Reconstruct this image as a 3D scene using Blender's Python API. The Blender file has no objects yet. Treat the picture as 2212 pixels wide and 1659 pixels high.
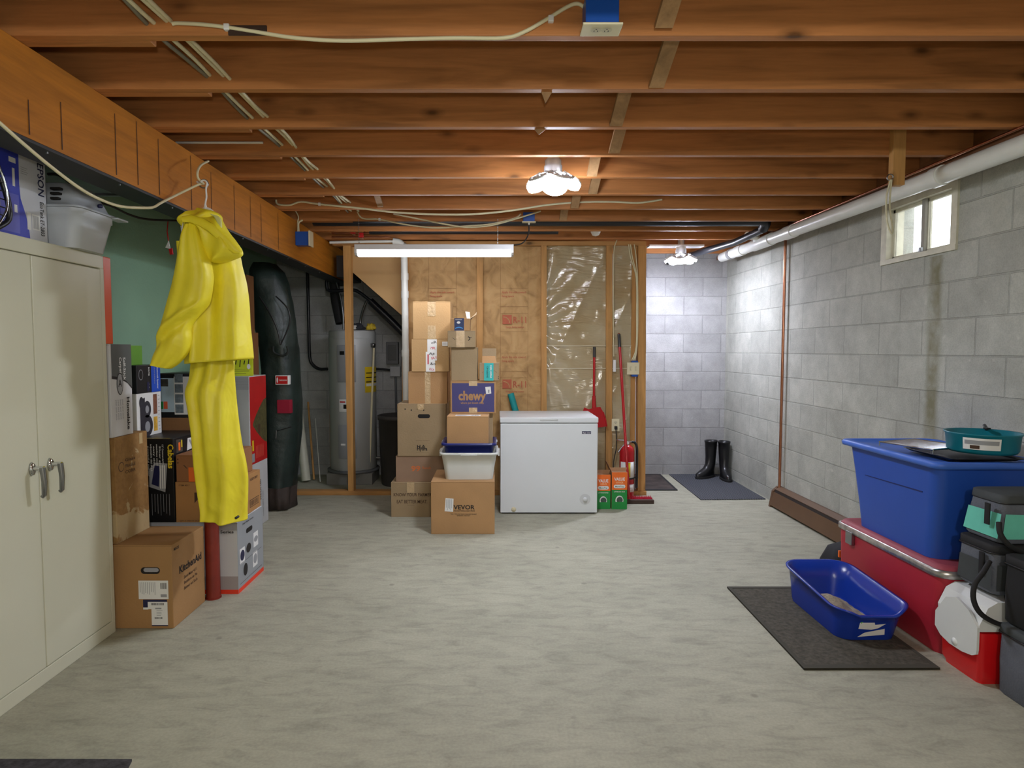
import bpy, bmesh, math, random
from mathutils import Vector, Matrix
random.seed(7)
S = bpy.context.scene
COL = S.collection
PI = math.pi
# ------------------------------------------------------------------ camera
F = 1350.0; CX = 1070.0; CY = 829.5; EYE = 1.36
PITCH = math.atan((CY-756)/F); CP, SP = math.cos(PITCH), math.sin(PITCH)
cam_d = bpy.data.cameras.new('camera'); cam = bpy.data.objects.new('camera', cam_d); COL.objects.link(cam)
cam_d.sensor_width = 36; cam_d.lens = F/2212*36; cam_d.shift_x = (1106-CX)/2212
cam_d.clip_start = .05
cam.location = (0, 0, EYE); cam.rotation_euler = (PI/2-PITCH, 0, 0)
S.camera = cam
# ------------------------------------------------------------------ world, lights, exposure
S.view_settings.view_transform = 'Standard'; S.view_settings.look = 'None'
S.view_settings.gamma = 1; S.view_settings.use_curve_mapping = False
S.view_settings.exposure = 0.0
W = bpy.data.worlds.new('sky'); S.world = W; W.use_nodes = True
wb = W.node_tree.nodes['Background']; wb.inputs[0].default_value = (.93, .97, 1, 1); wb.inputs[1].default_value = 5.0
LAMP_MAIN = 180.0; LAMP_FAR = 190.0; TUBE = 26.0; LAMP_REAR = 108.0; FLASH = 38.0
def light(name, kind, loc, e, col=(1, 1, 1), size=.05, rot=(0, 0, 0)):
    d = bpy.data.lights.new(name, kind); d.energy = e; d.color = col
    if kind == 'AREA': d.size = size
    else: d.shadow_soft_size = size
    o = bpy.data.objects.new(name, d); COL.objects.link(o); o.location = loc; o.rotation_euler = rot
    return o
light('camera_flash', 'POINT', (.02, -.10, 1.46), FLASH, (1, .97, .9), .04)
light('rear_ceiling_bulb', 'POINT', (.3, -1.1, 2.15), LAMP_REAR, (.97, .98, .93), .12)
# ------------------------------------------------------------------ measuring helpers (pixel of the photo -> point in the room)
def ray(x, y):
    v = (CY-y)/F
    return Vector(((x-CX)/F, CP+v*SP, -SP+v*CP))
def aY(x, y, Y): d = ray(x, y); t = Y/d[1]; return Vector((d[0]*t, Y, EYE+d[2]*t))
def aX(x, y, X): d = ray(x, y); t = X/d[0]; return Vector((X, d[1]*t, EYE+d[2]*t))
def aZ(x, y, Z=0): d = ray(x, y); t = (Z-EYE)/d[2]; return Vector((d[0]*t, d[1]*t, Z))
# ------------------------------------------------------------------ materials
def lin(c):
    def f(v):
        v /= 255.
        return v/12.92 if v <= .04045 else ((v+.055)/1.055)**2.4
    return (f(c[0]), f(c[1]), f(c[2]), 1)
MC = {}
def mat(name, rgb, rough=.6, metal=0, var=.08, vs=8, bump=0, bs=60, emit=0, trans=0, alpha=1, spec=.5, stretch=None, sheen=0):
    """plain colour with soft procedural variation and bump"""
    if name in MC: return MC[name]
    m = bpy.data.materials.new(name); m.use_nodes = True; nt = m.node_tree; N = nt.nodes; L = nt.links
    b = N['Principled BSDF']; c = lin(rgb)
    b.inputs['Roughness'].default_value = rough; b.inputs['Metallic'].default_value = metal
    b.inputs['Specular IOR Level'].default_value = spec
    b.inputs['Base Color'].default_value = c
    if emit:
        b.inputs['Emission Color'].default_value = c; b.inputs['Emission Strength'].default_value = emit
    if trans: b.inputs['Transmission Weight'].default_value = trans
    if alpha < 1: b.inputs['Alpha'].default_value = alpha
    if var or bump:
        tc = N.new('ShaderNodeTexCoord'); src = tc.outputs['Object']
        if stretch:
            mp = N.new('ShaderNodeMapping'); mp.inputs['Scale'].default_value = stretch
            L.new(src, mp.inputs[0]); src = mp.outputs[0]
    if var:
        n = N.new('ShaderNodeTexNoise'); n.inputs['Scale'].default_value = vs; n.inputs['Detail'].default_value = 6
        L.new(src, n.inputs['Vector'])
        r = N.new('ShaderNodeValToRGB'); r.color_ramp.elements[0].position = .3; r.color_ramp.elements[1].position = .7
        r.color_ramp.elements[0].color = tuple(v*(1-var) for v in c[:3])+(1,)
        r.color_ramp.elements[1].color = tuple(min(1, v*(1+var)) for v in c[:3])+(1,)
        L.new(n.outputs[0], r.inputs[0]); L.new(r.outputs[0], b.inputs['Base Color'])
    if bump:
        n2 = N.new('ShaderNodeTexNoise'); n2.inputs['Scale'].default_value = bs; n2.inputs['Detail'].default_value = 5
        L.new(src, n2.inputs['Vector'])
        bp = N.new('ShaderNodeBump'); bp.inputs['Strength'].default_value = bump; bp.inputs['Distance'].default_value = .01
        L.new(n2.outputs[0], bp.inputs['Height']); L.new(bp.outputs[0], b.inputs['Normal'])
    MC[name] = m
    return m
def new_mat(name):
    m = bpy.data.materials.new(name); m.use_nodes = True; MC[name] = m
    return m, m.node_tree.nodes, m.node_tree.links, m.node_tree.nodes['Principled BSDF']
def nd(N, t, **kw):
    n = N.new(t)
    for k, v in kw.items():
        if k in n.inputs: n.inputs[k].default_value = v
        else: setattr(n, k, v)
    return n
def ramp(N, L, src, stops):
    r = N.new('ShaderNodeValToRGB'); e = r.color_ramp.elements
    while len(e) < len(stops): e.new(.5)
    for i, (p, c) in enumerate(stops): e[i].position = p; e[i].color = c
    L.new(src, r.inputs[0]); return r.outputs[0]
def g(v): return (v, v, v, 1)
def mixc(N, L, fac, a, b, mode='MIX'):
    m = N.new('ShaderNodeMix'); m.data_type = 'RGBA'; m.blend_type = mode
    for i, s in ((0, fac), (6, a), (7, b)):
        if hasattr(s, 'is_output') or hasattr(s, 'links'): L.new(s, m.inputs[i])
        else: m.inputs[i].default_value = s
    return m.outputs[2]
def bumpn(N, L, b, h, s, d=.01):
    bp = nd(N, 'ShaderNodeBump', Strength=s, Distance=d); L.new(h, bp.inputs['Height']); L.new(bp.outputs[0], b.inputs['Normal'])
def wood(name, rgb, axis='X', rough=.5, dark=.55, knots=True, sc=1.0):
    """lumber: long grain along one axis, soft blotches, scattered dark knots"""
    m, N, L, b = new_mat(name); c = lin(rgb)
    tc = N.new('ShaderNodeTexCoord'); oi = N.new('ShaderNodeObjectInfo')
    ad = nd(N, 'ShaderNodeVectorMath', operation='MULTIPLY_ADD')
    L.new(oi.outputs['Random'], ad.inputs[0]); ad.inputs[1].default_value = (17, 9, 5); L.new(tc.outputs['Object'], ad.inputs[2])
    s = {'X': (.7, 9, 9), 'Y': (9, .7, 9), 'Z': (9, 9, .7)}[axis]
    mp = nd(N, 'ShaderNodeMapping'); mp.inputs['Scale'].default_value = [v*sc for v in s]; L.new(ad.outputs[0], mp.inputs[0])
    n1 = nd(N, 'ShaderNodeTexNoise', Scale=1.6, Detail=8.0, Distortion=1.2); L.new(mp.outputs[0], n1.inputs['Vector'])
    n2 = nd(N, 'ShaderNodeTexNoise', Scale=12.0, Detail=4.0); L.new(mp.outputs[0], n2.inputs['Vector'])
    n3 = nd(N, 'ShaderNodeTexNoise', Scale=1.3, Detail=3.0); L.new(ad.outputs[0], n3.inputs['Vector'])
    lo = tuple(v*dark for v in c[:3])+(1,); hi = tuple(min(1, v*1.22) for v in c[:3])+(1,)
    col = ramp(N, L, n1.outputs[0], [(.25, lo), (.5, c), (.78, hi)])
    col = mixc(N, L, .35, col, ramp(N, L, n2.outputs[0], [(.35, g(.72)), (.65, g(1.0))]), 'MULTIPLY')
    col = mixc(N, L, .8, col, ramp(N, L, n3.outputs[0], [(.3, (.84, .80, .78, 1)), (.7, (1, 1, 1, 1))]), 'MULTIPLY')
    if knots:
        ks = {'X': (3.0, 6.5, 6.5), 'Y': (6.5, 3.0, 6.5), 'Z': (6.5, 6.5, 3.0)}[axis]
        mk = nd(N, 'ShaderNodeMapping'); mk.inputs['Scale'].default_value = ks; L.new(ad.outputs[0], mk.inputs[0])
        vo = nd(N, 'ShaderNodeTexVoronoi', Scale=1.0); L.new(mk.outputs[0], vo.inputs['Vector'])
        k = ramp(N, L, vo.outputs['Distance'], [(.05, g(.05)), (.11, g(.6)), (.2, g(1))])
        col = mixc(N, L, .75, col, k, 'MULTIPLY')
    L.new(col, b.inputs['Base Color']); b.inputs['Roughness'].default_value = rough; b.inputs['Specular IOR Level'].default_value = .22
    bumpn(N, L, b, n2.outputs[0], .15, .004)
    return m
def block_wall(name, axis, base, rough=.85, stain=None, mort=.0055):
    """running-bond concrete block, 16 x 8 inch, with fine mortar lines; stain = (centre, half width, ztop)"""
    m, N, L, b = new_mat(name)
    tc = N.new('ShaderNodeTexCoord'); sp = N.new('ShaderNodeSeparateXYZ'); L.new(tc.outputs['Object'], sp.inputs[0])
    cb = N.new('ShaderNodeCombineXYZ'); L.new(sp.outputs[axis], cb.inputs[0])
    sz = nd(N, 'ShaderNodeMath', operation='SUBTRACT'); L.new(sp.outputs['Z'], sz.inputs[0]); sz.inputs[1].default_value = .108-.2032
    L.new(sz.outputs[0], cb.inputs[1])
    br = N.new('ShaderNodeTexBrick'); L.new(cb.outputs[0], br.inputs['Vector'])
    c = lin(base)
    br.inputs['Color1'].default_value = tuple(v*.9 for v in c[:3])+(1,); br.inputs['Color2'].default_value = tuple(v*1.08 for v in c[:3])+(1,)
    br.inputs['Mortar'].default_value = tuple(v*.86 for v in c[:3])+(1,)
    br.inputs['Scale'].default_value = 1; br.inputs['Mortar Size'].default_value = mort; br.inputs['Mortar Smooth'].default_value = .4
    br.inputs['Brick Width'].default_value = .4064; br.inputs['Row Height'].default_value = .2032
    n1 = nd(N, 'ShaderNodeTexNoise', Scale=5.0, Detail=9.0, Roughness=.65); L.new(tc.outputs['Object'], n1.inputs['Vector'])
    n2 = nd(N, 'ShaderNodeTexNoise', Scale=140.0, Detail=3.0); L.new(tc.outputs['Object'], n2.inputs['Vector'])
    col = mixc(N, L, 1.0, br.outputs['Color'], ramp(N, L, n1.outputs[0], [(.3, (.78, .78, .77, 1)), (.7, (1.12, 1.12, 1.12, 1))]), 'MULTIPLY')
    col = mixc(N, L, .5, col, ramp(N, L, n2.outputs[0], [(.35, g(.8)), (.6, g(1.05))]), 'MULTIPLY')
    n4 = nd(N, 'ShaderNodeTexNoise', Scale=18.0, Detail=4.0); L.new(tc.outputs['Object'], n4.inputs['Vector'])
    col = mixc(N, L, ramp(N, L, n4.outputs[0], [(.68, g(0)), (.78, g(.5))]), col, (min(1, c[0]*1.35), min(1, c[1]*1.35), min(1, c[2]*1.35), 1))
    if stain:
        d = nd(N, 'ShaderNodeMath', operation='SUBTRACT'); L.new(sp.outputs[axis], d.inputs[0]); d.inputs[1].default_value = stain[0]
        a = nd(N, 'ShaderNodeMath', operation='ABSOLUTE'); L.new(d.outputs[0], a.inputs[0])
        n3 = nd(N, 'ShaderNodeTexNoise', Scale=9.0, Detail=5.0); L.new(tc.outputs['Object'], n3.inputs['Vector'])
        w = nd(N, 'ShaderNodeMath', operation='MULTIPLY_ADD'); L.new(n3.outputs[0], w.inputs[0]); w.inputs[1].default_value = .08; L.new(a.outputs[0], w.inputs[2])
        e = ramp(N, L, w.outputs[0], [(stain[1]+.02, g(1)), (stain[1]+.06, g(0))])
        zt = nd(N, 'ShaderNodeMath', operation='LESS_THAN'); L.new(sp.outputs['Z'], zt.inputs[0]); zt.inputs[1].default_value = stain[2]
        mm = nd(N, 'ShaderNodeMath', operation='MULTIPLY'); L.new(e, mm.inputs[0]); L.new(zt.outputs[0], mm.inputs[1])
        m2 = nd(N, 'ShaderNodeMath', operation='MULTIPLY'); L.new(mm.outputs[0], m2.inputs[0]); L.new(ramp(N, L, n3.outputs[0], [(.3, g(.25)), (.6, g(.9))]), m2.inputs[1])
        col = mixc(N, L, m2.outputs[0], col, lin((118, 114, 84)))
    L.new(col, b.inputs['Base Color']); b.inputs['Roughness'].default_value = rough
    h = nd(N, 'ShaderNodeMath', operation='MULTIPLY_ADD'); L.new(br.outputs['Fac'], h.inputs[0]); h.inputs[1].default_value = -1.0
    hn = nd(N, 'ShaderNodeMath', operation='MULTIPLY'); L.new(n2.outputs[0], hn.inputs[0]); hn.inputs[1].default_value = .35
    L.new(hn.outputs[0], h.inputs[2])
    bumpn(N, L, b, h.outputs[0], .8, .006)
    return m
def floor_mat():
    m, N, L, b = new_mat('concrete_floor'); c = lin((168, 166, 147))
    tc = N.new('ShaderNodeTexCoord'); o = tc.outputs['Object']
    n1 = nd(N, 'ShaderNodeTexNoise', Scale=1.4, Detail=9.0, Roughness=.6); L.new(o, n1.inputs['Vector'])
    mp = nd(N, 'ShaderNodeMapping'); mp.inputs['Scale'].default_value = (1.2, 3.4, 1); mp.inputs['Rotation'].default_value = (0, 0, .35); L.new(o, mp.inputs[0])
    n2 = nd(N, 'ShaderNodeTexNoise', Scale=5.0, Detail=10.0, Roughness=.7, Distortion=.6); L.new(mp.outputs[0], n2.inputs['Vector'])
    n3 = nd(N, 'ShaderNodeTexNoise', Scale=90.0, Detail=3.0); L.new(o, n3.inputs['Vector'])
    vo = nd(N, 'ShaderNodeTexVoronoi', Scale=2.6); L.new(o, vo.inputs['Vector'])
    col = ramp(N, L, n1.outputs[0], [(.3, tuple(v*.84 for v in c[:3])+(1,)), (.55, c), (.75, tuple(min(1, v*1.1) for v in c[:3])+(1,))])
    col = mixc(N, L, .75, col, ramp(N, L, n2.outputs[0], [(.32, g(.66)), (.5, g(.96)), (.7, g(1.14))]), 'MULTIPLY')
    col = mixc(N, L, .45, col, ramp(N, L, n3.outputs[0], [(.35, g(.8)), (.65, g(1.06))]), 'MULTIPLY')
    col = mixc(N, L, ramp(N, L, vo.outputs['Distance'], [(.025, g(.55)), (.05, g(0))]), col, tuple(v*.45 for v in c[:3])+(1,))
    L.new(col, b.inputs['Base Color']); b.inputs['Roughness'].default_value = .72
    bumpn(N, L, b, n2.outputs[0], .12, .01)
    return m
def emis(name, rgb, s):
    if name in MC: return MC[name]
    m = bpy.data.materials.new(name); m.use_nodes = True; N = m.node_tree.nodes; L = m.node_tree.links
    N.remove(N['Principled BSDF']); e = N.new('ShaderNodeEmission'); e.inputs[0].default_value = lin(rgb); e.inputs[1].default_value = s
    L.new(e.outputs[0], N['Material Output'].inputs[0]); MC[name] = m
    return m
# ------------------------------------------------------------------ mesh builder
class MB:
    def __init__(s): s.v = []; s.f = []; s.m = []; s.mats = []; s.sm = []; s.M = Matrix.Identity(4)
    def mi(s, m):
        if m not in s.mats: s.mats.append(m)
        return s.mats.index(m)
    def add(s, vs, fs, m, smooth=False):
        o = len(s.v); s.v += [s.M @ Vector(v) for v in vs]; k = s.mi(m)
        for f in fs: s.f.append([o+i for i in f]); s.m.append(k); s.sm.append(smooth)
        return s
    def box(s, x0, x1, y0, y1, z0, z1, m, bv=0):
        if x0 > x1: x0, x1 = x1, x0
        if y0 > y1: y0, y1 = y1, y0
        if z0 > z1: z0, z1 = z1, z0
        if bv <= 0:
            vs = [(x, y, z) for x in (x0, x1) for y in (y0, y1) for z in (z0, z1)]
            fs = [(0, 1, 3, 2), (4, 6, 7, 5), (0, 4, 5, 1), (2, 3, 7, 6), (0, 2, 6, 4), (1, 5, 7, 3)]
            return s.add(vs, fs, m)
        bm = bmesh.new(); bmesh.ops.create_cube(bm, size=1)
        for v in bm.verts: v.co = Vector(((x0+x1)/2+v.co.x*(x1-x0), (y0+y1)/2+v.co.y*(y1-y0), (z0+z1)/2+v.co.z*(z1-z0)))
        bmesh.ops.bevel(bm, geom=bm.edges[:], offset=min(bv, .45*min(x1-x0, y1-y0, z1-z0)), segments=2, affect='EDGES', profile=.6)
        s.bm(bm, m); return s
    def bm(s, bm, m, smooth=False):
        bm.verts.ensure_lookup_table(); bm.verts.index_update()
        s.add([v.co.copy() for v in bm.verts], [[v.index for v in f.verts] for f in bm.faces], m, smooth); bm.free()
    def loft(s, rings, m, cap0=True, cap1=True, smooth=True, closed=True):
        n = len(rings[0]); vs = [p for r in rings for p in r]; fs = []
        for i in range(len(rings)-1):
            for j in range(n if closed else n-1):
                k = (j+1) % n; fs.append((i*n+j, i*n+k, (i+1)*n+k, (i+1)*n+j))
        s.add(vs, fs, m, smooth)
        if cap0: s.add(list(rings[0]), [list(range(n))[::-1]], m)
        if cap1: s.add(list(rings[-1]), [list(range(n))], m)
        return s
    def tube(s, pts, r, m, seg=10, cap=True, smooth=True, curve=0):
        P = [Vector(p) for p in pts]
        if curve and len(P) > 2:
            Q = []
            for i in range(len(P)-1):
                p0 = P[max(0, i-1)]; p1 = P[i]; p2 = P[i+1]; p3 = P[min(len(P)-1, i+2)]
                for k in range(curve):
                    t = k/curve
                    Q.append(.5*((2*p1)+(p2-p0)*t+(2*p0-5*p1+4*p2-p3)*t*t+(3*p1-p0-3*p2+p3)*t**3))
            Q.append(P[-1]); 
            if isinstance(r, (list, tuple)):
                r = [r[min(len(r)-1, i//curve)] for i in range(len(Q))]
            P = Q
        rr = r if isinstance(r, (list, tuple)) else [r]*len(P)
        rings = []; up = None
        for i, p in enumerate(P):
            t = (P[min(i+1, len(P)-1)]-P[max(i-1, 0)])
            t = t.normalized() if t.length > 1e-9 else Vector((0, 0, 1))
            if up is None:
                up = Vector((0, 0, 1)) if abs(t.z) < .9 else Vector((1, 0, 0))
            a = t.cross(up)
            if a.length < 1e-5: a = t.orthogonal()
            a.normalize(); up = a.cross(t).normalized()
            rings.append([p+(a*math.cos(2*PI*j/seg)+up*math.sin(2*PI*j/seg))*rr[i] for j in range(seg)])
        return s.loft(rings, m, cap, cap, smooth)
    def lathe(s, prof, c, m, seg=32, axis='Z', a0=0, a1=2*PI, smooth=True):
        full = abs(a1-a0-2*PI) < 1e-6; n = seg if full else seg+1
        rings = []
        for r, h in prof:
            ring = []
            for j in range(n):
                a = a0+(a1-a0)*j/seg; x = r*math.cos(a); y = r*math.sin(a)
                q = {'Z': (x, y, h), 'X': (h, x, y), 'Y': (x, h, y)}[axis]
                ring.append(Vector(q)+Vector(c))
            rings.append(ring)
        return s.loft(rings, m, prof[0][0] > 1e-6 and full, prof[-1][0] > 1e-6 and full, smooth, full)
    def prism(s, pts, vec, m):
        n = len(pts); v = Vector(vec); P = [Vector(p) for p in pts]
        fs = [list(range(n))[::-1], [n+i for i in range(n)]]+[(i, (i+1) % n, n+(i+1) % n, n+i) for i in range(n)]
        return s.add(P+[p+v for p in P], fs, m)
    def poly(s, pts, m): return s.add(pts, [list(range(len(pts)))], m)
    def build(s, name, parent=None, loc=None, rz=None, solid=0):
        me = bpy.data.meshes.new(name); me.from_pydata([tuple(v) for v in s.v], [], s.f)
        for m in s.mats: me.materials.append(m)
        me.polygons.foreach_set('material_index', s.m); me.polygons.foreach_set('use_smooth', s.sm); me.update()
        bm = bmesh.new(); bm.from_mesh(me)
        bmesh.ops.recalc_face_normals(bm, faces=bm.faces[:]) if not getattr(s, 'keep', False) else None
        bm.to_mesh(me); bm.free()
        o = bpy.data.objects.new(name, me); COL.objects.link(o)
        if parent: o.parent = parent
        if loc is not None: o.location = loc
        if rz is not None: o.rotation_euler = (0, 0, rz)
        if solid:
            md = o.modifiers.new('thickness', 'SOLIDIFY'); md.thickness = solid; md.offset = 0
        return o
# text -> faces
TXT = {}
def text_geo(body, bold):
    key = (body, bold)
    if key not in TXT:
        cu = bpy.data.curves.new('t', 'FONT'); cu.body = body; cu.size = 1; cu.resolution_u = 2; cu.offset = bold
        ob = bpy.data.objects.new('t', cu); COL.objects.link(ob)
        me = bpy.data.meshes.new_from_object(ob)
        vs = [v.co.copy() for v in me.vertices]; fs = [list(p.vertices) for p in me.polygons]
        w = max([v.x for v in vs] or [1])
        bpy.data.objects.remove(ob); bpy.data.curves.remove(cu); bpy.data.meshes.remove(me)
        TXT[key] = (vs, fs, w)
    return TXT[key]
class Face:
    """a plane patch to draw print on: o origin, r right, u up, n normal"""
    def __init__(s, mb, o, r, u, n): s.mb = mb; s.o = Vector(o); s.r = Vector(r); s.u = Vector(u); s.n = Vector(n)
    def p(s, a, b, off=.0008): return s.o+s.r*a+s.u*b+s.n*off
    def rect(s, a0, b0, a1, b1, m, off=.0008): s.mb.poly([s.p(a0, b0, off), s.p(a1, b0, off), s.p(a1, b1, off), s.p(a0, b1, off)], m)
    def poly(s, pts, m, off=.0008): s.mb.poly([s.p(a, b, off) for a, b in pts], m)
    def oval(s, a, b, ra, rb, m, off=.0008, n=20): s.poly([(a+ra*math.cos(2*PI*i/n), b+rb*math.sin(2*PI*i/n)) for i in range(n)], m, off)
    def text(s, body, a, b, size, m, rot=0, width=None, bold=.012, off=.0012, align='l'):
        vs, fs, w = text_geo(body, bold)
        sx = size if width is None else width/w
        ca, sa = math.cos(rot), math.sin(rot)
        x0 = -w*sx/2 if align == 'c' else 0
        out = []
        for v in vs:
            x = x0+v.x*sx; y = v.y*size
            out.append(s.p(a+x*ca-y*sa, b+x*sa+y*ca, off))
        s.mb.add(out, fs, m)
    def lines(s, a0, b0, a1, n, dy, h, m, off=.0012, ragged=.3):
        for i in range(n): s.rect(a0, b0-i*dy, a1-(a1-a0)*ragged*random.random(), b0-i*dy+h, m, off)
    def vlines(s, a0, b0, n, dx, w, h, m, off=.0012, ragged=.4):
        for i in range(n):
            hh = h*(1-ragged*random.random()); s.rect(a0+i*dx, b0-hh, a0+i*dx+w, b0, m, off)
    def bars(s, a0, b0, a1, b1, m, n=18, off=.0014):
        w = (a1-a0)/n
        for i in range(n): s.rect(a0+i*w, b0, a0+i*w+w*random.choice((.3, .5, .7)), b1, m, off)
def tag(o, label=None, cat=None, group=None, kind=None):
    if label: o['label'] = label
    if cat: o['category'] = cat
    if group: o['group'] = group
    if kind: o['kind'] = kind
    return o
def thing(name, loc, label, cat, group=None, rz=0):
    o = bpy.data.objects.new(name, None); COL.objects.link(o); o.empty_display_size = .1
    o.location = loc; o.rotation_euler = (0, 0, rz)
    return tag(o, label, cat, group)
def struct(mb, name, **k): return tag(mb.build(name, **k), kind='structure')
# ------------------------------------------------------------------ shared materials
M = dict(
    card=mat('cardboard', (176, 136, 92), .8, var=.07, vs=5, bump=.12, bs=90),
    card2=mat('cardboard_pale', (188, 152, 104), .8, var=.06, vs=5, bump=.12, bs=90),
    card3=mat('cardboard_grey', (158, 136, 104), .8, var=.07, vs=5, bump=.12, bs=90),
    card4=mat('cardboard_dark', (142, 100, 62), .8, var=.07, vs=5, bump=.1, bs=90),
    seam=mat('carton_seam', (92, 66, 42), .9, var=0),
    tape=mat('clear_tape', (196, 168, 128), .12, var=.05, vs=40, bump=.5, bs=45, spec=.8),
    ink=mat('black_ink', (34, 30, 28), .7, var=0), brownink=mat('brown_ink', (74, 52, 36), .8, var=0),
    white=mat('white_paper', (228, 228, 226), .6, var=.02), orange=mat('orange_print', (238, 112, 36), .6, var=.03),
    black=mat('black_print', (20, 21, 24), .4, var=.1), grey=mat('grey_print', (150, 152, 156), .5, var=.03),
    navy=mat('navy_print', (26, 28, 70), .5, var=.03), red=mat('red_print', (190, 30, 32), .4, var=.08),
    yellowp=mat('yellow_print', (226, 196, 36), .5, var=.03), blackplastic=mat('black_plastic', (24, 24, 26), .4, var=.05),
    chrome=mat('chrome', (210, 212, 214), .18, 1, var=0), steel=mat('brushed_steel', (150, 152, 154), .35, 1, var=.05),
    pvc=mat('white_pvc', (226, 228, 222), .32, var=.03, vs=12), abs=mat('black_abs_pipe', (26, 28, 34), .35, var=.05),
    cable=mat('cream_cable', (216, 208, 172), .5, var=.03), blackcable=mat('black_cable', (22, 22, 22), .5, var=0),
    bluebox=mat('blue_plastic_box', (26, 84, 176), .35, var=.03), ivory=mat('ivory_plastic', (224, 216, 182), .4, var=.02),
    copper=mat('copper', (186, 128, 100), .28, 1, var=.1, vs=20), screw=mat('dark_hole', (22, 18, 16), .8, var=0),
    joist=wood('joist_wood', (190, 128, 76), 'X', .5, .58), beamw=wood('beam_wood', (186, 118, 34), 'Y', .6, .72, False),
    stud=wood('stud_wood', (200, 152, 92), 'Z', .55, .75), studx=wood('plate_wood', (190, 142, 86), 'X', .55, .75),
    brace=wood('brace_wood', (172, 136, 96), 'Z', .6, .75, False),
)
# ------------------------------------------------------------------ room shell
XL, XR, YB, YR, ZC = -2.35, 2.49, 6.77, -2.6, 2.595
struct(MB().box(XL-.2, XR+.2, YR-.2, YB+.2, -.12, 0, floor_mat()), 'floor')
ply = wood('subfloor_plywood', (150, 108, 66), 'X', .7, .7, False)
struct(MB().box(XL-.2, XR+.2, YR-.2, YB+.2, ZC, ZC+.05, ply), 'ceiling')
green = mat('green_painted_wall', (140, 180, 152), .6, var=.05, vs=3, bump=.15, bs=60)
struct(MB().box(XL-.2, XL, YR, YB, 0, ZC, green), 'wall_left')
WY0, WY1, WZ0, WZ1 = 3.40, 4.06, 1.90, 2.29
bwr = block_wall('block_wall_right', 'Y', (178, 179, 170), stain=(3.56, .05, 1.89))
mb = MB()
mb.box(XR, XR+.2, YR, WY0, 0, ZC, bwr).box(XR, XR+.2, WY1, YB, 0, ZC, bwr)
mb.box(XR, XR+.2, WY0, WY1, 0, WZ0, bwr).box(XR, XR+.2, WY0, WY1, WZ1, ZC, bwr)
struct(mb, 'wall_right')
struct(MB().box(XL, XR, YB, YB+.2, 0, ZC, block_wall('block_wall_back', 'X', (170, 170, 170))), 'wall_back')
struct(MB().box(XL, XR, YR-.2, YR, 0, ZC, mat('rear_wall', (150, 148, 138), .8)), 'wall_rear')
# window in the right wall
wframe = mat('painted_window_frame', (206, 202, 182), .55, var=.1, vs=20)
glass = mat('window_glass', (250, 252, 255), .02, var=0, trans=1, spec=.5)
win = tag(MB().box(XR-.012, XR+.10, WY0, WY0+.045, WZ0, WZ1, wframe).box(XR-.012, XR+.10, WY1-.055, WY1, WZ0, WZ1, wframe)
          .box(XR-.011, XR+.10, WY0+.001, WY1-.001, WZ1-.05, WZ1-.001, wframe).box(XR-.014, XR+.10, WY0+.001, WY1-.001, WZ0+.001, WZ0+.03, wframe).build('window_1'), kind='structure')
zs0, zs1 = WZ0+.03, WZ1-.05; ym = 3.70
for y0, y1 in ((WY0+.045, ym), (ym, WY1-.055)):
    s = MB()
    s.box(XR+.03, XR+.055, y0, y0+.018, zs0, zs1, wframe).box(XR+.03, XR+.055, y1-.018, y1, zs0, zs1, wframe)
    s.box(XR+.03, XR+.055, y0, y1, zs0, zs0+.018, wframe).box(XR+.03, XR+.055, y0, y1, zs1-.018, zs1, wframe)
    sash = s.build('sash', win)
    MB().box(XR+.040, XR+.044, y0+.018, y1-.018, zs0+.018, zs1-.018, glass).build('pane', sash)
MB().box(XR+.01, XR+.03, ym-.014, ym+.014, zs0, zs1, mat('grey_sash', (150, 146, 136), .6), .003).box(XR-.005, XR+.012, ym-.01, ym+.01, zs0, zs0+.03, M['steel'], .003).build('latch', win)
# the well outside the window
welly = mat('window_well', (120, 96, 70), .9, var=.2, vs=6)
tag(MB().box(XR+.55, XR+.6, WY0-.3, WY1+.3, WZ0-.3, WZ0+.02, welly).box(XR+.2, XR+.6, WY0-.3, WY0-.25, WZ0-.3, WZ0+.1, welly)
    .box(XR+.2, XR+.6, WY0-.3, WY1+.3, WZ0-.32, WZ0-.28, welly).build('window_well'), 'brown window well outside the small basement window', 'window well', kind='structure')
# ------------------------------------------------------------------ ceiling: joists, laps, beam, bridging
ZJ = 2.36; JT = .038; JH = ZC-ZJ
def jfar(i): return 2.086+.4075*(i-1)
ORD = ['', 'nearest', 'second', 'third', 'fourth', 'fifth', 'sixth', 'seventh', 'eighth', 'ninth', 'tenth', 'eleventh', 'twelfth']
JL = {0: 'mostly above the frame, nearest of all', 1: 'carrying the large blue outlet box', 2: 'right behind the large blue outlet box',
      3: 'with a split splinter hanging near its middle', 4: 'just in front of the bright ceiling lamp', 5: 'right behind the bright middle ceiling lamp',
      6: 'pale and strongly lit, second behind the bright lamp', 7: 'above the long sagging cream cable', 8: 'carrying the small blue box',
      9: 'right behind the black ceiling drain pipe', 10: 'above the stud wall top plate', 11: 'behind the stud wall, over the far corner', 12: 'last one before the rear block wall'}
rim = MB().box(2.456, XR, YR, YB, ZJ, ZC, wood('rim_board_wood', (120, 78, 44), 'Y', .6, .7)).box(2.375, XR, YR, YB, ZJ-.038, ZJ, MC['rim_board_wood'])
struct(rim, 'trim_1')
def joist_mesh(x0, x1): return MB().box(x0, x1, -JT, 0, 0, JH, M['joist'], .003)
jsrc = joist_mesh(-1.80, 2.455).build('ceiling_joist'); lsrc = joist_mesh(XL, -1.12).build('lapped_joist')
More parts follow.
